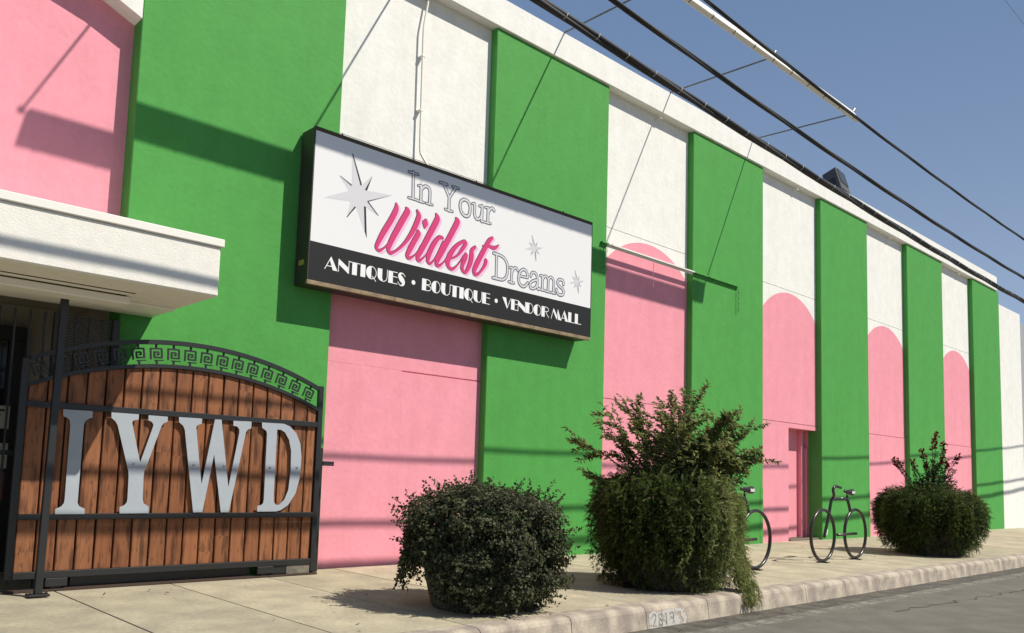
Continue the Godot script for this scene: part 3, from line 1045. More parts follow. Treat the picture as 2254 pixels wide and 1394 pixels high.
	box_part(q, "catch", Vector3(0.0285, 1.105, -0.02), Vector3(0.165, 1.120, 0.035), "black_iron", 0.002)
	box_part(q, "catch_lip", Vector3(0.0285, 1.1205, 0.020), Vector3(0.165, 1.152, 0.035), "black_iron", 0.002)


func _box_at(st: SurfaceTool, lo: Vector3, hi: Vector3, bs: Basis, at: Vector3) -> void:
	bx(st, lo + at, hi + at, 0.0, bs, at)


func _plank(st: SurfaceTool, xa: float, xb: float, ya: float, yl: float, yr: float, za: float, zb: float, u0: float, v0: float) -> void:
	var w := xb - xa
	var c := 0.005
	var o := Vector3((xa + xb) / 2, (ya + yl) / 2, (za + zb) / 2)
	# profile across: front with eased edges
	var px := [xa, xa, xa + c, xb - c, xb, xb]
	var pz := [za, zb - c, zb, zb, zb - c, za]
	var us := [0.0, 0.03, 0.08, 0.92, 0.97, 1.0]
	for i in 5:
		var x0: float = px[i]
		var x1: float = px[i + 1]
		var y0 := lerpf(yl, yr, (x0 - xa) / w)
		var y1 := lerpf(yl, yr, (x1 - xa) / w)
		var n := 5
		for j in n:
			var f0 := float(j) / n
			var f1 := float(j + 1) / n
			var q := [Vector3(x0, lerpf(ya, y0, f0), pz[i]), Vector3(x1, lerpf(ya, y1, f0), pz[i + 1]), Vector3(x1, lerpf(ya, y1, f1), pz[i + 1]), Vector3(x0, lerpf(ya, y0, f1), pz[i])]
			var uv := [Vector2(us[i], f0), Vector2(us[i + 1], f0), Vector2(us[i + 1], f1), Vector2(us[i], f1)]
			for k in ([0, 2, 1, 0, 3, 2] if (q[1] - q[0]).cross(q[2] - q[0]).dot((q[0] + q[2]) / 2.0 - o) > 0.0 else [0, 1, 2, 0, 2, 3]):
				st.set_uv(Vector2(u0 + uv[k].x * 0.6, v0 + uv[k].y * 0.9))
				st.add_vertex(q[k])
	st.set_uv(Vector2(u0, v0))
	quad(st, Vector3(xa, yl, za), Vector3(xb, yr, za), Vector3(xb, yr, zb - c), Vector3(xa, yl, zb - c), o)
	quad(st, Vector3(xa, ya, za), Vector3(xb, ya, za), Vector3(xb, yr, za), Vector3(xa, yl, za), o)


# ---------------------------------------------------------------- shop sign
func _sign() -> void:
	var s := thing("shop_sign", "large white and black box sign reading In Your Wildest Dreams on the facade", "sign", Vector3(SIGN_X, SIGN_Y, 0))
	var w := SIGN_W
	var h := SIGN_H
	var z := SIGN_Z
	box_part(s, "cabinet", Vector3(0.006, 0.012, 0.012), Vector3(w - 0.006, h - 0.004, z - 0.020), "cabinet_brown", 0.006)
	box_part(s, "white_face", Vector3(0.018, 0.462, z - 0.0195), Vector3(w - 0.014, h - 0.046, z - 0.004), "sign_white")
	box_part(s, "black_band", Vector3(0.018, 0.047, z - 0.0195), Vector3(w - 0.014, 0.4615, z - 0.0037), "sign_black")
	box_part(s, "top_trim", Vector3(0, h - 0.045, z - 0.0192), Vector3(w, h, z), "bronze_trim", 0.004)
	for k in 4:
		box_part(s, "bottom_trim", Vector3(w * k / 4.0 + 0.0006, 0, z - 0.030), Vector3(w * (k + 1) / 4.0 - 0.0006, 0.046, z), "tan_aluminium", 0.004)
	box_part(s, "side_trim", Vector3(0, 0.0465, z - 0.030), Vector3(0.017, h - 0.0455, z), "cabinet_brown", 0.003)
	box_part(s, "side_trim", Vector3(w - 0.013, 0.0465, z - 0.030), Vector3(w, h - 0.0455, z), "cabinet_brown", 0.003)
	box_part(s, "sticker", Vector3(-0.0005, 0.215, 0.10), Vector3(0.0055, 0.270, 0.205), "sticker_yellow")
	for x in [0.35, 2.3, 3.9]:
		var st := begin(0)
		tube(st, [Vector3(x, h - 0.003, z - 0.02), Vector3(x, h + 0.022, z - 0.02)], 0.008, 6)
		part(s, "lug", st, "cabinet_brown")
	var f := z - 0.0038

	# stars
	for q in [[0.573, 1.088, 1.0, 1.0], [3.323, 1.081, 0.395, 0.378], [4.180, 0.785, 0.361, 0.355]]:
		var body := begin()
		var poly := PackedVector2Array()
		for i in range(0, STAR.size(), 2):
			poly.append(Vector2(q[0] + STAR[i] * 0.001 * q[2], q[1] + STAR[i + 1] * 0.001 * q[3]))
		extrude(body, poly, f, f + 0.0008)
		var star := part(s, "star", body, "vinyl_silver")
		var dark := begin()
		for e in STAR_EDGES:
			var sl := PackedVector2Array()
			for i in range(0, e.size(), 2):
				sl.append(Vector2(q[0] + e[i] * 0.001 * q[2], q[1] + e[i + 1] * 0.001 * q[3]))
			extrude(dark, sl, f, f + 0.0016)
		part(star, "star_edge", dark, "vinyl_dark")

	# outlined slab lettering
	for words in [SLAB_IN_YOUR.slice(0, 8), SLAB_IN_YOUR.slice(8), SLAB_DREAMS]:
		var dark := begin()
		var fill := begin()
		var k := 0
		for c in words:
			stroke(dark, c, Vector3(0, 0, f + 0.0005 + k * 0.00003), 0.0065)
			stroke(fill, c, Vector3(0, 0, f + 0.0024 + k * 0.00003), -0.0052)
			k += 1
		var word := part(s, "outlined_lettering", dark, "vinyl_slate")
		part(word, "lettering_fill", fill, "vinyl_silver")

	# brush script
	var back := begin()
	var line := begin()
	var front := begin()
	var k := 0
	for c in SCRIPT_STROKES:
		stroke(back, c, Vector3(0.032, -0.016, f + 0.0004 + k * 0.00006), 0.0, true, 0.92)
		stroke(line, c, Vector3(-0.006, 0.004, f + 0.0024 + k * 0.00006), 0.001, true, 0.92)
		stroke(front, c, Vector3(0, 0, f + 0.0044 + k * 0.00006), 0.0, true, 0.92)
		k += 1
	var script := part(s, "script_lettering", front, "vinyl_magenta")
	part(script, "lettering_outline", line, "vinyl_plum")
	part(script, "lettering_shadow", back, "vinyl_blush")

	# deco capitals on the black band
	var caps := begin()
	for e in DECO:
		_deco(caps, e[0], Vector3(e[1], 0.197, f + 0.0005), e[2] - e[1], 0.139)
	for p in [Vector2(1.378, 0.262), Vector2(2.682, 0.266)]:
		var dot := PackedVector2Array()
		for i in 20:
			dot.append(p + Vector2(cos(TAU * i / 20.0), sin(TAU * i / 20.0)) * 0.027)
		extrude(caps, dot, f, f + 0.0012)
	part(s, "deco_lettering", caps, "vinyl_white")


func _deco(st: SurfaceTool, ch: String, at: Vector3, w: float, h: float) -> void:
	var t := 0.0085
	var S := 0.062
	var polys := []
	var lines := []
	match ch:
		"A":
			polys = [[0.50 * w, h, w, 0, w - S * 0.95, 0, 0.50 * w - 0.022, h * 0.80]]
			lines = [[[t / 2, 0], [0.50 * w - 0.004, h]], [[0.20 * w, 0.27 * h], [0.62 * w, 0.27 * h]]]
		"N":
			polys = [[0, h, t, h, w, 0.42 * h, w, 0, w - t, 0, t * 0.5, 0.58 * h]]
			lines = [[[t / 2, 0], [t / 2, h * 0.8]], [[w - t / 2, 0.3 * h], [w - t / 2, h]]]
		"T":
			polys = [[w / 2 - S / 2, 0, w / 2 + S / 2, 0, w / 2 + S / 2, h, w / 2 - S / 2, h]]
			lines = [[[0, h - t / 2], [w, h - t / 2]]]
		"I":
			polys = [[0, 0, w, 0, w, h, 0, h]]
		"O", "Q":
			var half := []
			for i in 15:
				var a := PI / 2 + PI * i / 14.0
				half.append_array([w * 0.5 + cos(a) * w * 0.5, h * 0.5 + sin(a) * h * 0.53])
			polys = [half]
			var ring := []
			for i in 15:
				var a := -PI / 2 + PI * i / 14.0
				ring.append([w * 0.5 + cos(a) * (w * 0.5 - t / 2), h * 0.5 + sin(a) * (h * 0.53 - t / 2)])
			lines = [ring]
			if ch == "Q":
				lines.append([[w * 0.58, h * 0.22], [w * 0.72, h * 0.10], [w * 0.95, -h * 0.14]])
		"U":
			var stem := [0, h]
			for i in 7:
				var a := PI + PI / 2 * i / 6.0
				stem.append_array([S * 1.15 + cos(a) * S * 1.15, h * 0.40 + sin(a) * h * 0.42])
			stem.append_array([S * 1.15, h * 0.12, S, h * 0.25, S, h])
			polys = [stem]
			lines = [[[S * 1.05, h * 0.02], [w * 0.66, h * 0.0], [w * 0.88, h * 0.14], [w - t / 2, h * 0.40], [w - t / 2, h]]]
		"E", "L":
			polys = [[0, 0, S, 0, S, h, 0, h]]
			lines = [[[S * 0.9, t / 2], [w, t / 2]]]
			if ch == "E":
				lines.append([[S * 0.9, h - t / 2], [w, h - t / 2]])
				lines.append([[S * 0.9, h * 0.58], [w, h * 0.58]])
		"S":
			var q := [w * 0.96, 0.80 * h, t, w * 0.72, 0.99 * h, t * 1.2, w * 0.36, 0.97 * h, 0.024, w * 0.27, 0.77 * h, 0.046, w * 0.50, 0.52 * h, 0.062, w * 0.74, 0.28 * h, 0.050, w * 0.68, 0.05 * h, 0.026, w * 0.34, 0.0, t * 1.2, w * 0.04, 0.22 * h, t]
			var mm := []
			for v in q:
				mm.append(v * 1000.0)
			stroke(st, mm, at)
			return
		"B", "D", "R":
			var sw := S * (1.06 if ch == "D" else 1.0)
			polys = [[0, 0, sw, 0, sw, h, 0, h]]
			var lo := 0.0 if ch == "D" else (0.50 * h)
			var bowl := [[sw * 0.9, h - t / 2]]
			for i in 11:
				var a := PI / 2 - PI * i / 10.0
				var cx := w * 0.58
				bowl.append([cx + cos(a) * ((w if ch != "B" else w * 0.94) - cx - t / 2), (h + lo) / 2 + sin(a) * ((h - lo) / 2 - t / 2)])
			bowl.append([sw * 0.9, lo + t / 2])
			lines = [bowl]
			if ch == "B":
				var low := [[sw * 0.9, 0.5 * h + t / 2]]
				for i in 11:
					var a := PI / 2 - PI * i / 10.0
					low.append([w * 0.60 + cos(a) * (w * 0.40 - t / 2), 0.25 * h + sin(a) * (0.25 * h - t / 2)])
				low.append([sw * 0.9, t / 2])
				lines.append(low)
			if ch == "R":
				lines.append([[w * 0.62, 0.5 * h], [w * 0.78, 0.22 * h], [w, 0]])
		"V":
			polys = [[0, h, S * 1.05, h, 0.60 * w + t * 0.6, 0.06 * h, 0.56 * w, 0]]
			lines = [[[0.575 * w, 0.05 * h], [w - t / 2, h]]]
		"M":
			polys = [[0.24 * w, h, 0.24 * w + t, h, 0.62 * w, 0.30 * h, 0.60 * w, 0, 0.52 * w, 0.06 * h, 0.22 * w, 0.72 * h], [0.66 * w, h, 0.67 * w, h, w, 0, w - S, 0, 0.655 * w, 0.8 * h]]
			lines = [[[t / 2, 0], [0.235 * w, h * 0.98]], [[0.575 * w, 0.06 * h], [0.66 * w, h * 0.98]]]
	for p in polys:
		var poly := PackedVector2Array()
		for i in range(0, p.size(), 2):
			poly.append(Vector2(at.x + p[i], at.y + p[i + 1]))
		extrude(st, poly, at.z - 0.0005, at.z + 0.0006)
	var z := 0.0010
	for l in lines:
		var mm := []
		for p in l:
			mm.append_array([p[0] * 1000.0, p[1] * 1000.0, t * 1000.0])
		stroke(st, mm, at + Vector3(0, 0, z), 0.0, false)
		z += 0.0006


# ---------------------------------------------------------------- long light fixture over the facade
func _sign_light() -> void:
	var s := thing("facade_light", "long white tube light trough held out from the parapet on rods", "light fixture")
	# cross-section: a thin tray tilted towards the wall, so that it leans up and back
	var u := Vector3(0, 0.84, -0.545)
	var n := Vector3(0, 0.545, 0.84)
	var c := Vector3(0, 7.190, 2.105)
	var x0 := 3.02
	var cuts := [3.15, 5.50, 8.10, 10.70, 13.385]
	for i in 4:
		var st := begin()
		bx(st, Vector3(cuts[i], -0.108, -0.040), Vector3(cuts[i + 1] - 0.006, 0.108, 0.030), 0.006)
		var o := part(s, "trough", st, "fixture_white")
		o.transform = Transform3D(Basis(Vector3.RIGHT, u, n), c)
	var clips := begin()
	var x := 3.3
	while x < 13.3:
		bx(clips, Vector3(x, -0.112, -0.020), Vector3(x + 0.016, -0.060, 0.0325), 0.0)
		x += 0.52
	var cl := part(s, "clip_row", clips, "rod_gray")
	cl.transform = Transform3D(Basis(Vector3.RIGHT, u, n), c)
	for ax in [3.42, 5.89, 8.49, 11.08, 13.685]:
		var st := begin(0)
		var end := Vector3(ax - 0.32, 7.255, 2.050)
		tube(st, [Vector3(ax, ROOF + 0.005, -0.02), Vector3(ax - 0.02, ROOF - 0.004, 0.06), end], 0.0125, 8)
		var rod := part(s, "support_rod", st, "rod_gray")
		st = begin(0)
		tube(st, [end + Vector3(0, -0.02, -0.02), end + Vector3(0.02, 0.085, 0.05)], 0.022, 8)
		part(rod, "rod_clamp", st, "bolt_steel")


func _wall_bracket() -> void:
	var s := thing("wall_channel", "thin painted steel channel across the second bay with short hanging chains", "bracket")
	var runs := [[9.400, 9.546, "green_paint"], [9.5465, 11.796, "white_paint"], [11.7965, 13.20, "green_paint"]]
	for q in runs:
		var st := begin()
		bx(st, Vector3(q[0], 4.580, 0.002), Vector3(q[1], 4.586, 0.050), 0.0)
		bx(st, Vector3(q[0], 4.566, 0.045), Vector3(q[1], 4.5798, 0.050), 0.0)
		bx(st, Vector3(q[0], 4.535, 0.0022), Vector3(q[1], 4.5796, 0.008), 0.0)
		part(s, "channel", st, q[2])
	for x in [9.43, 9.51, 10.66, 11.90, 13.16, 13.19]:
		var st := begin(0)
		var n := 9
		for i in n:
			var y := 4.535 - i * 0.048
			tube(st, [Vector3(x + 0.002 * sin(i * 2.1), y, 0.040), Vector3(x + 0.002 * cos(i * 1.7), y - 0.045, 0.040)], 0.005 if i % 2 else 0.0035, 6)
		part(s, "chain", st, "green_paint" if x < 9.6 or x > 11.8 else "trim_white")


func _conduit() -> void:
	var s := thing("sign_conduit", "thin white electrical conduit dropping from the parapet to the sign", "conduit")
	var st := begin(0)
	tube(st, smooth_line([Vector3(6.075, 6.99, -0.055), Vector3(6.065, 6.88, -0.055), Vector3(6.022, 6.60, -0.050), Vector3(6.018, 6.4, -0.05), Vector3(6.030, 5.4, -0.050), Vector3(6.036, 5.02, -0.045), Vector3(6.06, 4.93, -0.03), Vector3(6.12, 4.80, 0.02), Vector3(6.14, 4.69, 0.06)], 5), 0.014, 8)
	part(s, "pipe", st, "trim_white")
	st = begin(0)
	tube(st, [Vector3(6.075, 6.985, -0.055), Vector3(6.08, 7.05, -0.055)], 0.030, 10)
	part(s, "weather_head", st, "trim_white")
	for y in [6.2, 5.5]:
		box_part(s, "strap", Vector3(6.005, y, BAY), Vector3(6.050, y + 0.02, -0.034), "trim_white")


func _flood_light() -> void:
	var s := thing("roof_flood_light", "dark gray box flood light tilted on the parapet edge", "flood light", Vector3(18.02, ROOF + 0.10, -0.35))
	var tilt := Basis(Vector3.RIGHT, -0.36) * Basis(Vector3.BACK, -0.22)
	var st := begin()
	bx(st, Vector3(-0.20, 0.0, -0.15), Vector3(0.20, 0.66, 0.20), 0.02)
	var o := part(s, "housing", st, "housing_gray")
	o.basis = tilt
	st = begin()
	bx(st, Vector3(-0.165, 0.22, 0.2005), Vector3(0.165, 0.62, 0.212), 0.01)
	part(o, "lens", st, "lamp_glass")
	st = begin()
	bx(st, Vector3(-0.208, 0.06, -0.09), Vector3(-0.2004, 0.40, 0.10), 0.0)
	part(o, "side_panel", st, "dark_frame")
	box_part(s, "mount", Vector3(-0.14, -0.26, -0.10), Vector3(0.14, 0.05, 0.08), "housing_gray", 0.01)


# ---------------------------------------------------------------- overhead cables
func _cables() -> void:
	# x, y, z of three points of each
	var runs := [
		["lowest and thickest black overhead cable, wrapped with pale ties", Vector3(4.58, 4.90, 3.42), Vector3(9.80, 4.78, 3.33), Vector3(18.39, 4.77, 3.17), 0.040],
		["middle black overhead cable of twisted strands", Vector3(5.59, 5.33, 3.39), Vector3(11.68, 5.20, 3.29), Vector3(18.35, 5.22, 3.20), 0.027],
		["uppermost black overhead cable passing the long white light", Vector3(7.08, 6.01, 3.35), Vector3(12.95, 5.955, 3.26), Vector3(18.49, 6.03, 3.18), 0.021]]
	for q in runs:
		var s := thing("overhead_cable", q[0], "cable")
		var a: Vector3 = q[1]
		var b: Vector3 = q[2]
		var c: Vector3 = q[3]
		var at := func(x: float) -> Vector3:
			var la := (x - b.x) * (x - c.x) / ((a.x - b.x) * (a.x - c.x))
			var lb := (x - a.x) * (x - c.x) / ((b.x - a.x) * (b.x - c.x))
			var lc := (x - a.x) * (x - b.x) / ((c.x - a.x) * (c.x - b.x))
			return a * la + b * lb + c * lc
		var n := 120
		var r: float = q[4]
		var strands := 3 if r > 0.018 else 2
		for k in strands:
			var line := []
			for i in n + 1:
				var x := lerpf(-14.0, 44.0, float(i) / n)
				var p: Vector3 = at.call(x)
				var ph := i * 0.55 + TAU * k / strands
				line.append(p + Vector3(0, cos(ph), sin(ph)) * r * 0.48)
			var st := begin(0)
			tube(st, line, r * (0.58 if strands == 3 else 0.62), 7)
			part(s, "strand", st, "cable_black")
		if r > 0.035:
			for i in 60:
				var x := -1.0 + i * 0.42
				var p: Vector3 = at.call(x)
				var st := begin(0)
				tube(st, [p + Vector3(-0.016, -0.040, 0.020), p + Vector3(0.0, -0.014, 0.044), p + Vector3(0.018, 0.020, 0.042)], 0.0035, 5)
				part(s, "tie", st, "cable_tie")
	# a thin wire across the street, high on the right
	var s := thing("service_wire", "hair thin wire crossing the sky in the top right corner", "wire")
	var o := Vector3(0, 1.031, 8.05)
	var p0 := o + Vector3(1.067, 0.581, -0.293) * 48.0
	var p1 := o + Vector3(1.085, 0.553, -0.279) * 52.0
	var d := p1 - p0
	var st := begin(0)
	tube(st, [p0 - d * 1.5, p0, p1, p1 + d * 1.5], 0.012, 5)
	part(s, "strand", st, "rod_gray")


# ---------------------------------------------------------------- planters
func leaf_mesh(l: float, w: float, fold := 0.25) -> ArrayMesh:
	var st := begin()
	var h := w * fold
	var pts := [Vector3(0, 0, 0), Vector3(-w / 2, h, l * 0.45), Vector3(0, 0, l), Vector3(w / 2, h, l * 0.45)]
	st.add_vertex(pts[0]); st.add_vertex(pts[1]); st.add_vertex(pts[2])
	st.add_vertex(pts[0]); st.add_vertex(pts[2]); st.add_vertex(pts[3])
	st.generate_normals()
	var m := st.commit()
	m.surface_set_material(0, M["leaf"])
	return m


# A drooping spray: thin stem with rows of needle leaves.
func spray_mesh(l: float, droop: float, needles: int, needle: float, seed_: int) -> ArrayMesh:
	var r := RandomNumberGenerator.new()
	r.seed = seed_
	var st := begin()
	for i in needles:
		var t := (i + 0.5) / needles
		var c := Vector3(0, -droop * t * t, l * t)
		var along := Vector3(0, -2.0 * droop * t, l).normalized()
		for s in 3:
			var a := TAU * (s / 3.0) + r.randf() * 1.4
			var side := Vector3(cos(a), sin(a), 0)
			var len := needle * (1.15 - 0.6 * t) * r.randf_range(0.7, 1.2)
			var tip := c + (side * 0.85 + along * 0.6).normalized() * len
			var w := along.cross(side).normalized() * needle * 0.16
			var mid := c.lerp(tip, 0.5)
			st.add_vertex(c); st.add_vertex(mid + w); st.add_vertex(tip)
			st.add_vertex(c); st.add_vertex(tip); st.add_vertex(mid - w)
	st.generate_normals()
	var m := st.commit()
	m.surface_set_material(0, M["leaf"])
	return m


func scatter(parent: Node3D, called: String, mesh: Mesh, where: Array, tints: Array) -> void:
	var mm := MultiMesh.new()
	mm.transform_format = MultiMesh.TRANSFORM_3D
	mm.use_colors = true
	mm.mesh = mesh
	mm.instance_count = where.size()
	for i in where.size():
		mm.set_instance_transform(i, where[i])
		mm.set_instance_color(i, tints[i])
	var o := MultiMeshInstance3D.new()
	o.name = called
	o.multimesh = mm
	o.set_meta("kind", "stuff")
	parent.add_child(o, true)


func facing(dir: Vector3, roll: float) -> Basis:
	var z := dir.normalized()
	var up := Vector3.UP if absf(z.y) < 0.95 else Vector3.RIGHT
	var x := up.cross(z).normalized()
	var y := z.cross(x)
	return Basis(x, y, z).rotated(z, roll)


func leaf_pose(normal: Vector3, along: Vector3) -> Basis:
	var y := normal.normalized()
	var x := y.cross(along)
	if x.length() < 0.05:
		x = y.cross(Vector3(0.3, 0.9, 0.2))
	x = x.normalized()
	return Basis(x, y, x.cross(y))


func random_dir() -> Vector3:
	var y := rng.randf_range(-1, 1)
	var a := rng.randf() * TAU
	return Vector3(cos(a) * sqrt(1 - y * y), y, sin(a) * sqrt(1 - y * y))


func tint(dark: Vector3, light: Vector3, t: float) -> Color:
	var c := dark.lerp(light, clampf(t, 0, 1))
	return Color(c.x, c.y, c.z)


func pot(label: String, at: Vector3, top: float, foot: float, h: float) -> void:
	var p := thing("planter_pot", label, "planter", at, "round planter pots on the sidewalk")
	var st := begin(1)
	lathe(st, Vector3.ZERO, [Vector2(0.0, -0.004), Vector2(foot, -0.004), Vector2(foot + 0.02, 0.02), Vector2(lerpf(foot, top, 0.55), h * 0.45), Vector2(top - 0.02, h * 0.86), Vector2(top, h * 0.88), Vector2(top, h), Vector2(top - 0.06, h), Vector2(top - 0.07, h - 0.08)], 40)
	part(p, "bowl", st, "pot_concrete")
	st = begin()
	lathe(st, Vector3.ZERO, [Vector2(top - 0.065, h - 0.06), Vector2(0.0, h - 0.03)], 24)
	part(p, "soil", st, "soil")


# A mound of foliage: a rounded body whose surface is broken up by clumps.
func mound_point(bump: FastNoiseLite, radii: Vector3, depth: float, flat: float) -> Array:
	var d := random_dir()
	# a squarish barrel
	var e := Vector3(signf(d.x) * pow(absf(d.x), flat), signf(d.y) * pow(absf(d.y), flat), signf(d.z) * pow(absf(d.z), flat))
	var horizontal := Vector2(d.x, d.z).length()
	var b := bump.get_noise_3dv(d * 1.0) * 0.20 + bump.get_noise_3dv(d * 2.7 + Vector3(9, 3, 1)) * 0.13
	var r := (1.0 + b) * (1.0 - depth * pow(rng.randf(), 1.6))
	var k := 1.0 / pow(pow(horizontal, 3.4) + pow(absf(d.y), 3.4), 1.0 / 3.4)
	return [Vector3(d.x * radii.x, d.y * radii.y, d.z * radii.z) * r * k, d]


func _planters() -> void:
	var left := Vector3(-0.72, 0, -0.69)
	var toward := Vector3(-0.69, 0, 0.72)

	# --- 1: dense small-leaved bush
	var c1 := Vector3(4.83, 0, 2.68)
	c1.y = ground_y(c1.z)
	pot("round planter pot under the dense small-leaved bush nearest the gate", c1, 0.53, 0.40, 0.50)
	var p1 := thing("round_bush", "dense dark small-leaved bush spilling over the pot nearest the gate", "bush", c1)
	var bump := noise(FastNoiseLite.TYPE_SIMPLEX_SMOOTH, 1.7, 2, 81)
	var where := []
	var tints := []
	var dk := Vector3(0.020, 0.028, 0.014)
	var lt := Vector3(0.155, 0.163, 0.078)
	while where.size() < 44000:
		var q := mound_point(bump, Vector3(0.65, 0.50, 0.65), 0.24 if where.size() % 4 else 0.75, 1.0)
		var v: Vector3 = q[0] + Vector3(0, 0.475, 0)
		var lf := (q[1] as Vector3).dot(left)
		if v.y < 0.01 + 0.34 * smoothstep(0.25, 0.8, lf) or v.y < 0.0:
			continue
		where.append(Transform3D(leaf_pose((q[1] as Vector3) * 0.8 + Vector3(0.15, 0.55, 0.15) + random_dir() * 0.62, random_dir() + Vector3(0, -0.3, 0)).scaled(Vector3.ONE * rng.randf_range(0.7, 1.25)), v))
		tints.append(tint(dk, lt, pow(rng.randf(), 1.35) + 0.35 * bump.get_noise_3dv((q[1] as Vector3) * 4.0)))
	# sprigs that break the outline
	for i in 420:
		var q := mound_point(bump, Vector3(0.65, 0.50, 0.65), 0.05, 1.0)
		var d: Vector3 = ((q[1] as Vector3) + Vector3(0, 0.35, 0) + random_dir() * 0.35).normalized()
		var v: Vector3 = q[0] + Vector3(0, 0.475, 0)
		var lf := (q[1] as Vector3).dot(left)
		if v.y < 0.12 + 0.3 * smoothstep(0.25, 0.8, lf):
			continue
		var len := rng.randf_range(0.04, 0.17)
		var n := int(len / 0.009)
		for k in n:
			var at := v + d * len * k / n + random_dir() * 0.008
			where.append(Transform3D(facing(d * 0.5 + random_dir(), rng.randf() * TAU).scaled(Vector3.ONE * rng.randf_range(0.7, 1.1)), at))
			tints.append(tint(dk, lt, rng.randf()))
	# loose tresses hanging past the pot on the left
	for i in 46:
		var d := (left + random_dir() * 0.55)
		d.y = 0
		d = d.normalized()
		var v := d * rng.randf_range(0.56, 0.70) + Vector3(0, rng.randf_range(0.32, 0.55), 0)
		var n := rng.randi_range(8, 24)
		for k in n:
			v += Vector3(0, -0.011, 0) + d * 0.002 + random_dir() * 0.006
			where.append(Transform3D(facing(random_dir() + Vector3(0, -0.6, 0), rng.randf() * TAU).scaled(Vector3.ONE * rng.randf_range(0.8, 1.15)), v))
			tints.append(tint(dk, lt, rng.randf()))
	scatter(p1, "foliage", leaf_mesh(0.033, 0.024), where, tints)
	var stems := begin(0)
	for i in 14:
		var a := TAU * i / 14.0
		tube(stems, [Vector3(cos(a) * 0.1, 0.48, sin(a) * 0.1), Vector3(cos(a) * 0.38, 0.62 + 0.1 * sin(i * 2.0), sin(a) * 0.38)], [0.012, 0.006], 5)
	part(p1, "stem", stems, "bark")

	# --- 2: trailing fern with a leafy shrub growing through it
	var c2 := Vector3(7.40, 0, 2.70)
	c2.y = ground_y(c2.z)
	pot("round planter pot hidden under the trailing fern with the tall shrub", c2, 0.56, 0.44, 0.60)
	_fern(c2, "feathery dark green fern trailing down its pot to the kerb", Vector3(0.67, 0.66, 0.67), 0.57, 21000, 91, true)
	_shrub(c2)

	# --- 3: trailing fern with red flowering shoots
	var c3 := Vector3(15.22, 0, 2.50)
	c3.y = ground_y(c3.z)
	pot("round planter pot hidden under the farthest trailing fern", c3, 0.52, 0.46, 0.60)
	_fern(c3, "wide feathery fern in the farthest planter, topped by red flowers", Vector3(0.735, 0.57, 0.735), 0.56, 19000, 97, false)
	_red_flowers(c3)


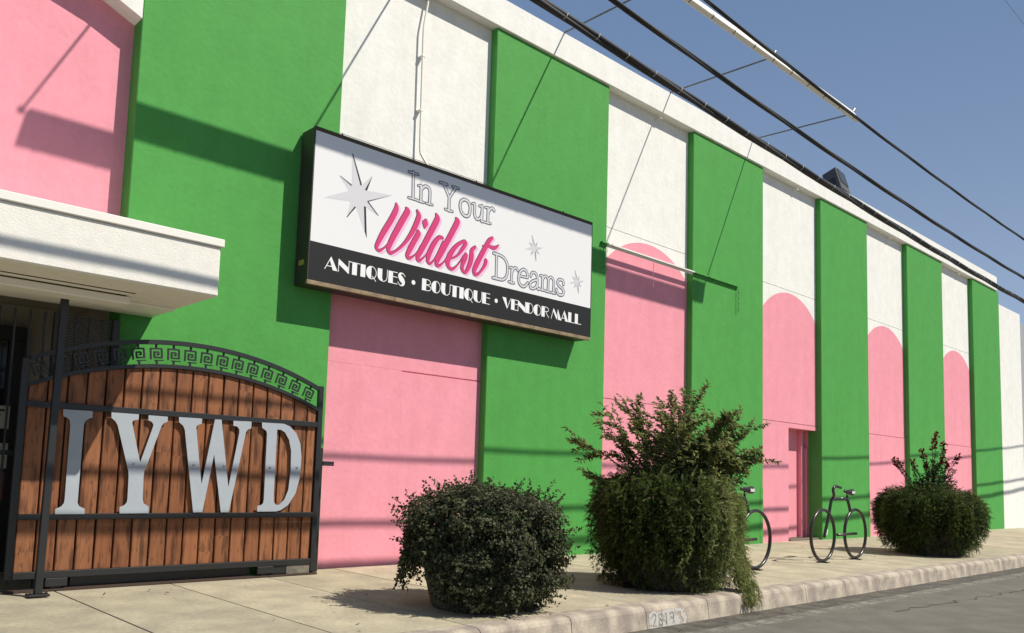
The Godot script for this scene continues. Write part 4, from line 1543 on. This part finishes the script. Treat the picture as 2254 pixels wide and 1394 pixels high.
func _fern(c: Vector3, label: String, radii: Vector3, cy: float, count: int, seed_: int, trailing: bool) -> void:
	var p := thing("trailing_fern", label, "fern", c)
	var bump := noise(FastNoiseLite.TYPE_SIMPLEX_SMOOTH, 1.9, 2, seed_)
	var right := Vector3(0.72, 0, 0.69)
	var toward := Vector3(-0.69, 0, 0.72)
	var dk := Vector3(0.024, 0.038, 0.010)
	var lt := Vector3(0.165, 0.222, 0.052)
	var dry := Vector3(0.42, 0.42, 0.19)
	for kind in 3:
		var where := []
		var tints := []
		var n := int(count * 0.16)
		while where.size() < n:
			var q := mound_point(bump, radii, 0.26 if where.size() % 4 else 0.8, 1.0)
			var v: Vector3 = q[0] + Vector3(0, cy, 0)
			if v.y < 0.03:
				continue
			var d: Vector3 = q[1]
			var out := Vector3(d.x, d.y * 0.4 - 0.75 * (1.0 - absf(d.y)), d.z) * 0.7 + random_dir() * 1.05
			where.append(Transform3D(facing(out, rng.randf_range(-0.5, 0.5)).scaled(Vector3.ONE * rng.randf_range(0.65, 1.15)), v))
			var t := pow(rng.randf(), 1.5) * 0.65 + 0.9 * bump.get_noise_3dv(d * 3.3 + Vector3(4, 4, 4))
			var col := tint(dk, lt, t)
			var dryness := smoothstep(0.40, 0.95, d.dot(right) + 0.35 * d.dot(toward)) * (0.85 if trailing else 0.25)
			if rng.randf() < dryness:
				col = tint(lt, dry, rng.randf())
			tints.append(col)
		# tresses that hang down over the body, each with a tone of its own
		for i in 75:
			var a := rng.randf() * TAU
			var y1 := rng.randf_range(0.35, 0.97)
			var y0 := y1 - rng.randf_range(0.5, 1.3)
			var puff := rng.randf_range(0.90, 1.13)
			var tone := pow(rng.randf(), 1.2)
			var pale := rng.randf() < 0.8 * smoothstep(0.35, 0.9, Vector3(cos(a), 0, sin(a)).dot(right + 0.3 * toward)) * (1.0 if trailing else 0.3)
			var steps := int((y1 - y0) / 0.016)
			for k in steps:
				var f := float(k) / steps
				var y := lerpf(y1, y0, f)
				var hr := pow(maxf(1.0 - pow(absf(clampf(y, -1, 1)), 3.4), 0.02), 1.0 / 3.4) * puff * (1.0 + 0.05 * sin(f * PI))
				var d := Vector3(cos(a), 0, sin(a))
				var v := Vector3(d.x * radii.x * hr, y * radii.y * minf(puff, 1.04), d.z * radii.z * hr) + Vector3(0, cy, 0) + random_dir() * 0.035
				a += rng.randf_range(-0.02, 0.02)
				if v.y < 0.02:
					break
				where.append(Transform3D(facing(d * 0.55 + Vector3(0, -0.75 + maxf(y, 0.0) * 0.5, 0) + random_dir() * 0.7, rng.randf() * TAU).scaled(Vector3.ONE * rng.randf_range(0.65, 1.1) * (1.0 - 0.3 * f)), v))
				var u := tone * 0.75 + rng.randf() * 0.45 - 0.15
				tints.append(tint(lt, dry, u) if pale else tint(dk, lt, u))
		# long sprays hanging over the rim, and loose ones that break the outline
		for i in 90:
			var a := rng.randf() * TAU
			var d := Vector3(cos(a), rng.randf_range(-0.2, 0.9), sin(a)).normalized()
			var v := Vector3(d.x * radii.x, d.y * radii.y, d.z * radii.z) * rng.randf_range(0.98, 1.08) + Vector3(0, cy, 0)
			if v.y < 0.10:
				continue
			where.append(Transform3D(facing(d + Vector3(0, rng.randf_range(-0.7, 0.6), 0) + random_dir() * 0.3, 0.0).scaled(Vector3.ONE * rng.randf_range(0.8, 1.2)), v))
			tints.append(tint(dk, lt, rng.randf()))
		if trailing:
			# one dry, pale tress spills over the kerb on the street side
			for i in 320:
				var t := rng.randf()
				var v := Vector3(0.50, 0.55, 0.46).lerp(Vector3(0.33, -0.10, 0.80), t) + Vector3(rng.randf_range(-0.10, 0.16), rng.randf_range(-0.04, 0.04), rng.randf_range(-0.09, 0.06))
				where.append(Transform3D(facing(Vector3(0.15, -0.9, 0.35) + random_dir() * 0.45, rng.randf() * TAU).scaled(Vector3.ONE * rng.randf_range(0.6, 1.0)), v))
				tints.append(tint(lt, dry, rng.randf()))
		scatter(p, "foliage", spray_mesh(0.085, 0.035, 11, 0.023, seed_ + kind), where, tints)


func _twig(p: Vector3, d: Vector3, len: float, sag: float, n: int) -> Array:
	var out := [p]
	var dir := d.normalized()
	for i in n:
		dir = (dir + Vector3(rng.randf_range(-0.10, 0.10), sag + rng.randf_range(-0.06, 0.06), rng.randf_range(-0.10, 0.10))).normalized()
		p += dir * len / n
		out.append(p)
	return out


func _leafy(line: Array, where: Array, tints: Array, from: int, dk: Vector3, lt: Vector3, size := 1.0) -> void:
	for i in range(from, line.size() - 1):
		var a: Vector3 = line[i]
		var b: Vector3 = line[i + 1]
		var d := (b - a).normalized()
		var side := d.cross(Vector3.UP).normalized().rotated(d, rng.randf() * TAU)
		for s in [-1.0, 1.0, 0.3]:
			var at := a.lerp(b, rng.randf())
			var out: Vector3 = d * 0.55 + side * s + random_dir() * 0.35 + Vector3(0, -0.15, 0)
			where.append(Transform3D(leaf_pose(Vector3(0.25, 0.8, 0.35) + random_dir() * 0.65, out).scaled(Vector3.ONE * rng.randf_range(0.7, 1.2) * size), at))
			tints.append(tint(dk, lt, pow(rng.randf(), 0.9)))


func _shrub(c: Vector3) -> void:
	var p := thing("leafy_shrub", "airy open shrub with reddish green oval leaves rising above the fern", "shrub", c)
	var right := Vector3(0.72, 0, 0.69)
	var away := Vector3(0.69, 0, -0.72)
	var where := []
	var tints := []
	var dk := Vector3(0.055, 0.068, 0.024)
	var lt := Vector3(0.33, 0.355, 0.120)
	# low leafy heart where shrub and fern grow into each other
	for i in 3400:
		var d := random_dir()
		var k := pow(rng.randf(), 0.45)
		var v := right * 0.13 + Vector3(0, 1.22, 0) + right * (d.x * 0.52 * k) + away * (d.z * 0.40 * k) + Vector3(0, d.y * 0.34 * k, 0)
		v.y += 0.10 * (1.0 - absf(d.x))
		where.append(Transform3D(leaf_pose(Vector3(0.25, 0.8, 0.35) + random_dir() * 0.7, d + random_dir() * 0.5).scaled(Vector3.ONE * rng.randf_range(0.6, 1.0)), v))
		tints.append(tint(dk, lt, pow(rng.randf(), 1.2)))
	# lean to the right of the picture (radians from upright), away, length
	var limbs := [[-1.02, 0.1, 1.02], [-0.92, -0.2, 1.06], [-1.12, 0.3, 0.80], [-0.74, 0.2, 1.10], [-0.62, -0.1, 1.02], [-0.46, 0.3, 1.16], [-0.34, -0.1, 1.08], [-0.22, 0.1, 1.16], [-0.10, -0.25, 0.98], [0.02, 0.2, 1.06], [0.10, -0.15, 1.12], [0.16, 0.1, 1.14], [0.30, 0.3, 0.98], [0.36, -0.2, 0.98], [0.50, 0.2, 0.92], [0.56, -0.1, 0.98], [0.74, 0.2, 0.92], [0.84, -0.2, 0.90], [0.98, 0.1, 0.84], [0.92, 0.4, 0.78], [0.70, -0.4, 0.78], [0.45, 0.45, 0.72], [0.20, 0.0, 0.66], [0.34, 0.15, 0.66], [0.50, -0.25, 0.62], [0.66, 0.05, 0.60], [0.30, -0.3, 0.70], [-0.52, 0.45, 0.70]]
	for l in limbs:
		var d: Vector3 = right * sin(l[0]) + Vector3.UP * cos(l[0]) + away * l[1]
		var start := Vector3(0, 0.98, 0) + right * (0.22 * sin(l[0]) + 0.05) + away * rng.randf_range(-0.12, 0.12)
		var line := _twig(start, d, l[2], -0.006, 26)
		var radii := []
		for i in line.size():
			radii.append(lerpf(0.010, 0.002, float(i) / line.size()))
		var st := begin(0)
		tube(st, line, radii, 5)
		part(p, "branch", st, "bark")
		_leafy(line, where, tints, 8, dk, lt)
		var twigs := begin(0)
		var many := 7 if l[0] < 0.0 else 14
		for k in many:
			var at := rng.randi_range(5, 23)
			var b: Vector3 = line[at]
			var dir: Vector3 = (line[at + 1] - line[at]).normalized() + random_dir() * 0.75 + Vector3(0, 0.1, 0)
			var tw := _twig(b, dir, rng.randf_range(0.14, 0.36), -0.02, 13)
			tube(twigs, tw, 0.0022, 4)
			_leafy(tw, where, tints, 1, dk, lt, 0.95)
		part(p, "twig", twigs, "bark").set_meta("kind", "stuff")
	scatter(p, "foliage", leaf_mesh(0.066, 0.031, 0.3), where, tints)


func _red_flowers(c: Vector3) -> void:
	var p := thing("flowering_shoots", "thin upright shoots with dark red flowers above the farthest fern", "flowering plant", c)
	var right := Vector3(0.72, 0, 0.69)
	var away := Vector3(0.69, 0, -0.72)
	var where := []
	var tints := []
	var reds := []
	var red_tints := []
	for i in 900:
		var d := random_dir()
		var v := right * 0.14 + Vector3(0, 1.18, 0) + Vector3(d.x * 0.30, d.y * 0.24, d.z * 0.30) * pow(rng.randf(), 0.5)
		where.append(Transform3D(facing(d + random_dir(), rng.randf() * TAU).scaled(Vector3.ONE * rng.randf_range(0.7, 1.1)), v))
		tints.append(tint(Vector3(0.020, 0.032, 0.014), Vector3(0.10, 0.115, 0.045), rng.randf()))
	for l in [[0.06, 0.0, 0.98, true], [0.16, 0.1, 0.90, true], [0.30, 0.0, 0.84, true], [0.44, 0.1, 0.70, true], [-0.06, 0.1, 0.74, true], [-0.22, 0.0, 0.60, false], [-0.50, 0.1, 0.62, true], [-0.72, 0.0, 0.66, true], [-0.40, 0.2, 0.52, true], [0.10, -0.2, 0.62, true], [0.22, 0.25, 0.56, false], [0.02, 0.3, 0.52, true], [0.62, 0.1, 0.50, false], [0.12, -0.1, 0.5, false], [-0.12, -0.1, 0.5, false], [0.34, -0.1, 0.56, true]]:
		var d: Vector3 = right * sin(l[0]) + Vector3.UP * cos(l[0]) + away * l[1]
		var line := _twig(Vector3(0, 1.05, 0) + right * 0.18 * sin(l[0]) * 2.0, d, l[2], 0.01, 14)
		var st := begin(0)
		tube(st, line, 0.0045, 5)
		part(p, "stem", st, "bark")
		_leafy(line, where, tints, 0, Vector3(0.020, 0.032, 0.014), Vector3(0.075, 0.090, 0.035), 0.9)
		_leafy(line, where, tints, 0, Vector3(0.020, 0.032, 0.014), Vector3(0.075, 0.090, 0.035), 0.9)
		for k in 3:
			var tw := _twig(line[rng.randi_range(1, 9)], d + random_dir() * 0.8, 0.22, 0.0, 7)
			_leafy(tw, where, tints, 0, Vector3(0.020, 0.032, 0.014), Vector3(0.075, 0.090, 0.035), 0.9)
		if l[3]:
			for cl in [line[line.size() - 1], line[line.size() - 3]]:
				for k in 14:
					reds.append(Transform3D(facing(random_dir(), rng.randf() * TAU), cl + random_dir() * 0.035))
					red_tints.append(tint(Vector3(0.08, 0.008, 0.010), Vector3(0.24, 0.018, 0.024), rng.randf()))
	scatter(p, "foliage", leaf_mesh(0.048, 0.026, 0.25), where, tints)
	scatter(p, "blossom", leaf_mesh(0.050, 0.044, 0.3), reds, red_tints)


# ---------------------------------------------------------------- bicycle-shaped racks
func _bike_racks() -> void:
	var first: Node3D = null
	for q in [[11.735, 2.300, "black bicycle-shaped steel rack standing free in front of the pink door"], [8.772, 2.335, "black bicycle-shaped steel rack half hidden behind the tall shrub planter"]]:
		if first == null:
			first = _bike_rack(q[2])
			first.position = Vector3(q[0], ground_y(q[1]), q[1])
		else:
			var o: Node3D = first.duplicate()
			o.name = numbered("bicycle_rack")
			add_child(o)
			o.position = Vector3(q[0], ground_y(q[1]), q[1])
			o.set_meta("label", q[2])


func _bike_rack(label: String) -> Node3D:
	# x = 0 is the contact of the front wheel, the rear wheel stands 1.055 to the right
	var s := thing("bicycle_rack", label, "bicycle rack", Vector3.ZERO, "bicycle-shaped racks on the sidewalk")
	for x in [0.0, 1.055]:
		var ring := []
		for i in 40:
			var a := TAU * i / 40.0
			ring.append(Vector3(x + sin(a) * 0.362, 0.384 - cos(a) * 0.362, 0))
		var st := begin(0)
		tube(st, ring, 0.023, 10, true)
		var wheel := part(s, "wheel", st, "rack_black")
		box_part(wheel, "foot_plate", Vector3(x - 0.045, 0.001, -0.085), Vector3(x + 0.045, 0.008, 0.085), "rack_black", 0.002)
	var fr := begin(0)
	tube(fr, smooth_line([Vector3(0.035, 0.35, 0), Vector3(0.165, 0.62, 0), Vector3(0.262, 0.86, 0), Vector3(0.285, 0.893, 0), Vector3(0.33, 0.902, 0)], 5), 0.022, 10)
	part(s, "fork", fr, "rack_black")
	fr = begin(0)
	tube(fr, smooth_line([Vector3(0.315, 0.902, 0), Vector3(0.55, 0.902, 0), Vector3(0.765, 0.902, 0), Vector3(0.80, 0.885, 0), Vector3(0.85, 0.80, 0), Vector3(0.895, 0.70, 0)], 5), 0.022, 10)
	part(s, "top_tube", fr, "rack_black")
	fr = begin(0)
	tube(fr, smooth_line([Vector3(0.31, 0.915, 0), Vector3(0.30, 0.935, 0.02), Vector3(0.245, 0.975, 0.05), Vector3(0.225, 1.03, 0.05), Vector3(0.255, 1.075, 0.05), Vector3(0.33, 1.088, 0.05), Vector3(0.47, 1.070, 0.05)], 6), 0.021, 10)
	part(s, "handlebar", fr, "rack_black")
	fr = begin(0)
	tube(fr, [Vector3(0.40, 0.382, 0.028), Vector3(1.02, 0.386, 0.028)], 0.021, 10)
	part(s, "pedal_bar", fr, "rack_black")
	fr = begin(0)
	tube(fr, [Vector3(0.782, 0.90, 0), Vector3(0.80, 0.985, 0)], 0.017, 8)
	part(s, "seat_post", fr, "rack_black")
	fr = begin(0)
	tube(fr, smooth_line([Vector3(0.685, 1.018, 0), Vector3(0.74, 1.020, 0), Vector3(0.83, 1.008, 0), Vector3(0.92, 1.005, 0), Vector3(0.965, 1.012, 0), Vector3(0.975, 1.014, 0)], 4), [0.008, 0.016, 0.022, 0.024, 0.026, 0.028, 0.030, 0.033, 0.036, 0.040, 0.044, 0.047, 0.050, 0.051, 0.052, 0.050, 0.046, 0.038, 0.028, 0.018, 0.006], 10)
	var seat := part(s, "seat", fr, "rack_black")
	fr = begin()
	for k in 4:
		var a := -0.35 + k * 0.26
		bx(fr, Vector3(0.845 + k * 0.026, 0.985, 0.0505), Vector3(0.866 + k * 0.026, 1.022, 0.0535), 0.0, Basis(Vector3.BACK, a * 0.3), Vector3(0.9, 1.0, 0.05))
	part(seat, "sticker", fr, "sticker_white")
	fr = begin()
	bx(fr, Vector3(0.55, 0.915, 0.010), Vector3(0.60, 0.927, 0.021), 0.002)
	bx(fr, Vector3(0.075, 0.38, 0.018), Vector3(0.10, 0.47, 0.0245), 0.002, Basis(Vector3.BACK, -0.4), Vector3(0.09, 0.42, 0.02))
	part(s, "sticker", fr, "sticker_white")
	return s


func _litter() -> void:
	var where := []
	var tints := []
	for i in 46:
		var x := rng.randf_range(1.5, 16.0)
		var z := rng.randf_range(0.4, 3.3)
		if i < 14:
			x = rng.randf_range(4.5, 16.0); z = rng.randf_range(3.55, 4.2)
		var y := ground_y(z) + 0.004 if z < 3.3 else -0.232
		where.append(Transform3D(facing(Vector3(rng.randf_range(-1, 1), 0.05, rng.randf_range(-1, 1)), 0.0).scaled(Vector3.ONE * rng.randf_range(0.5, 1.1)), Vector3(x, y, z)))
		tints.append(tint(Vector3(0.05, 0.04, 0.02), Vector3(0.34, 0.30, 0.2), pow(rng.randf(), 2.0)))
	var holder := thing("leaf_litter", "scattered small dry leaves and scraps on the pavement", "leaf litter")
	holder.set_meta("kind", "stuff")
	scatter(holder, "leaf", leaf_mesh(0.05, 0.028, 0.2), where, tints)
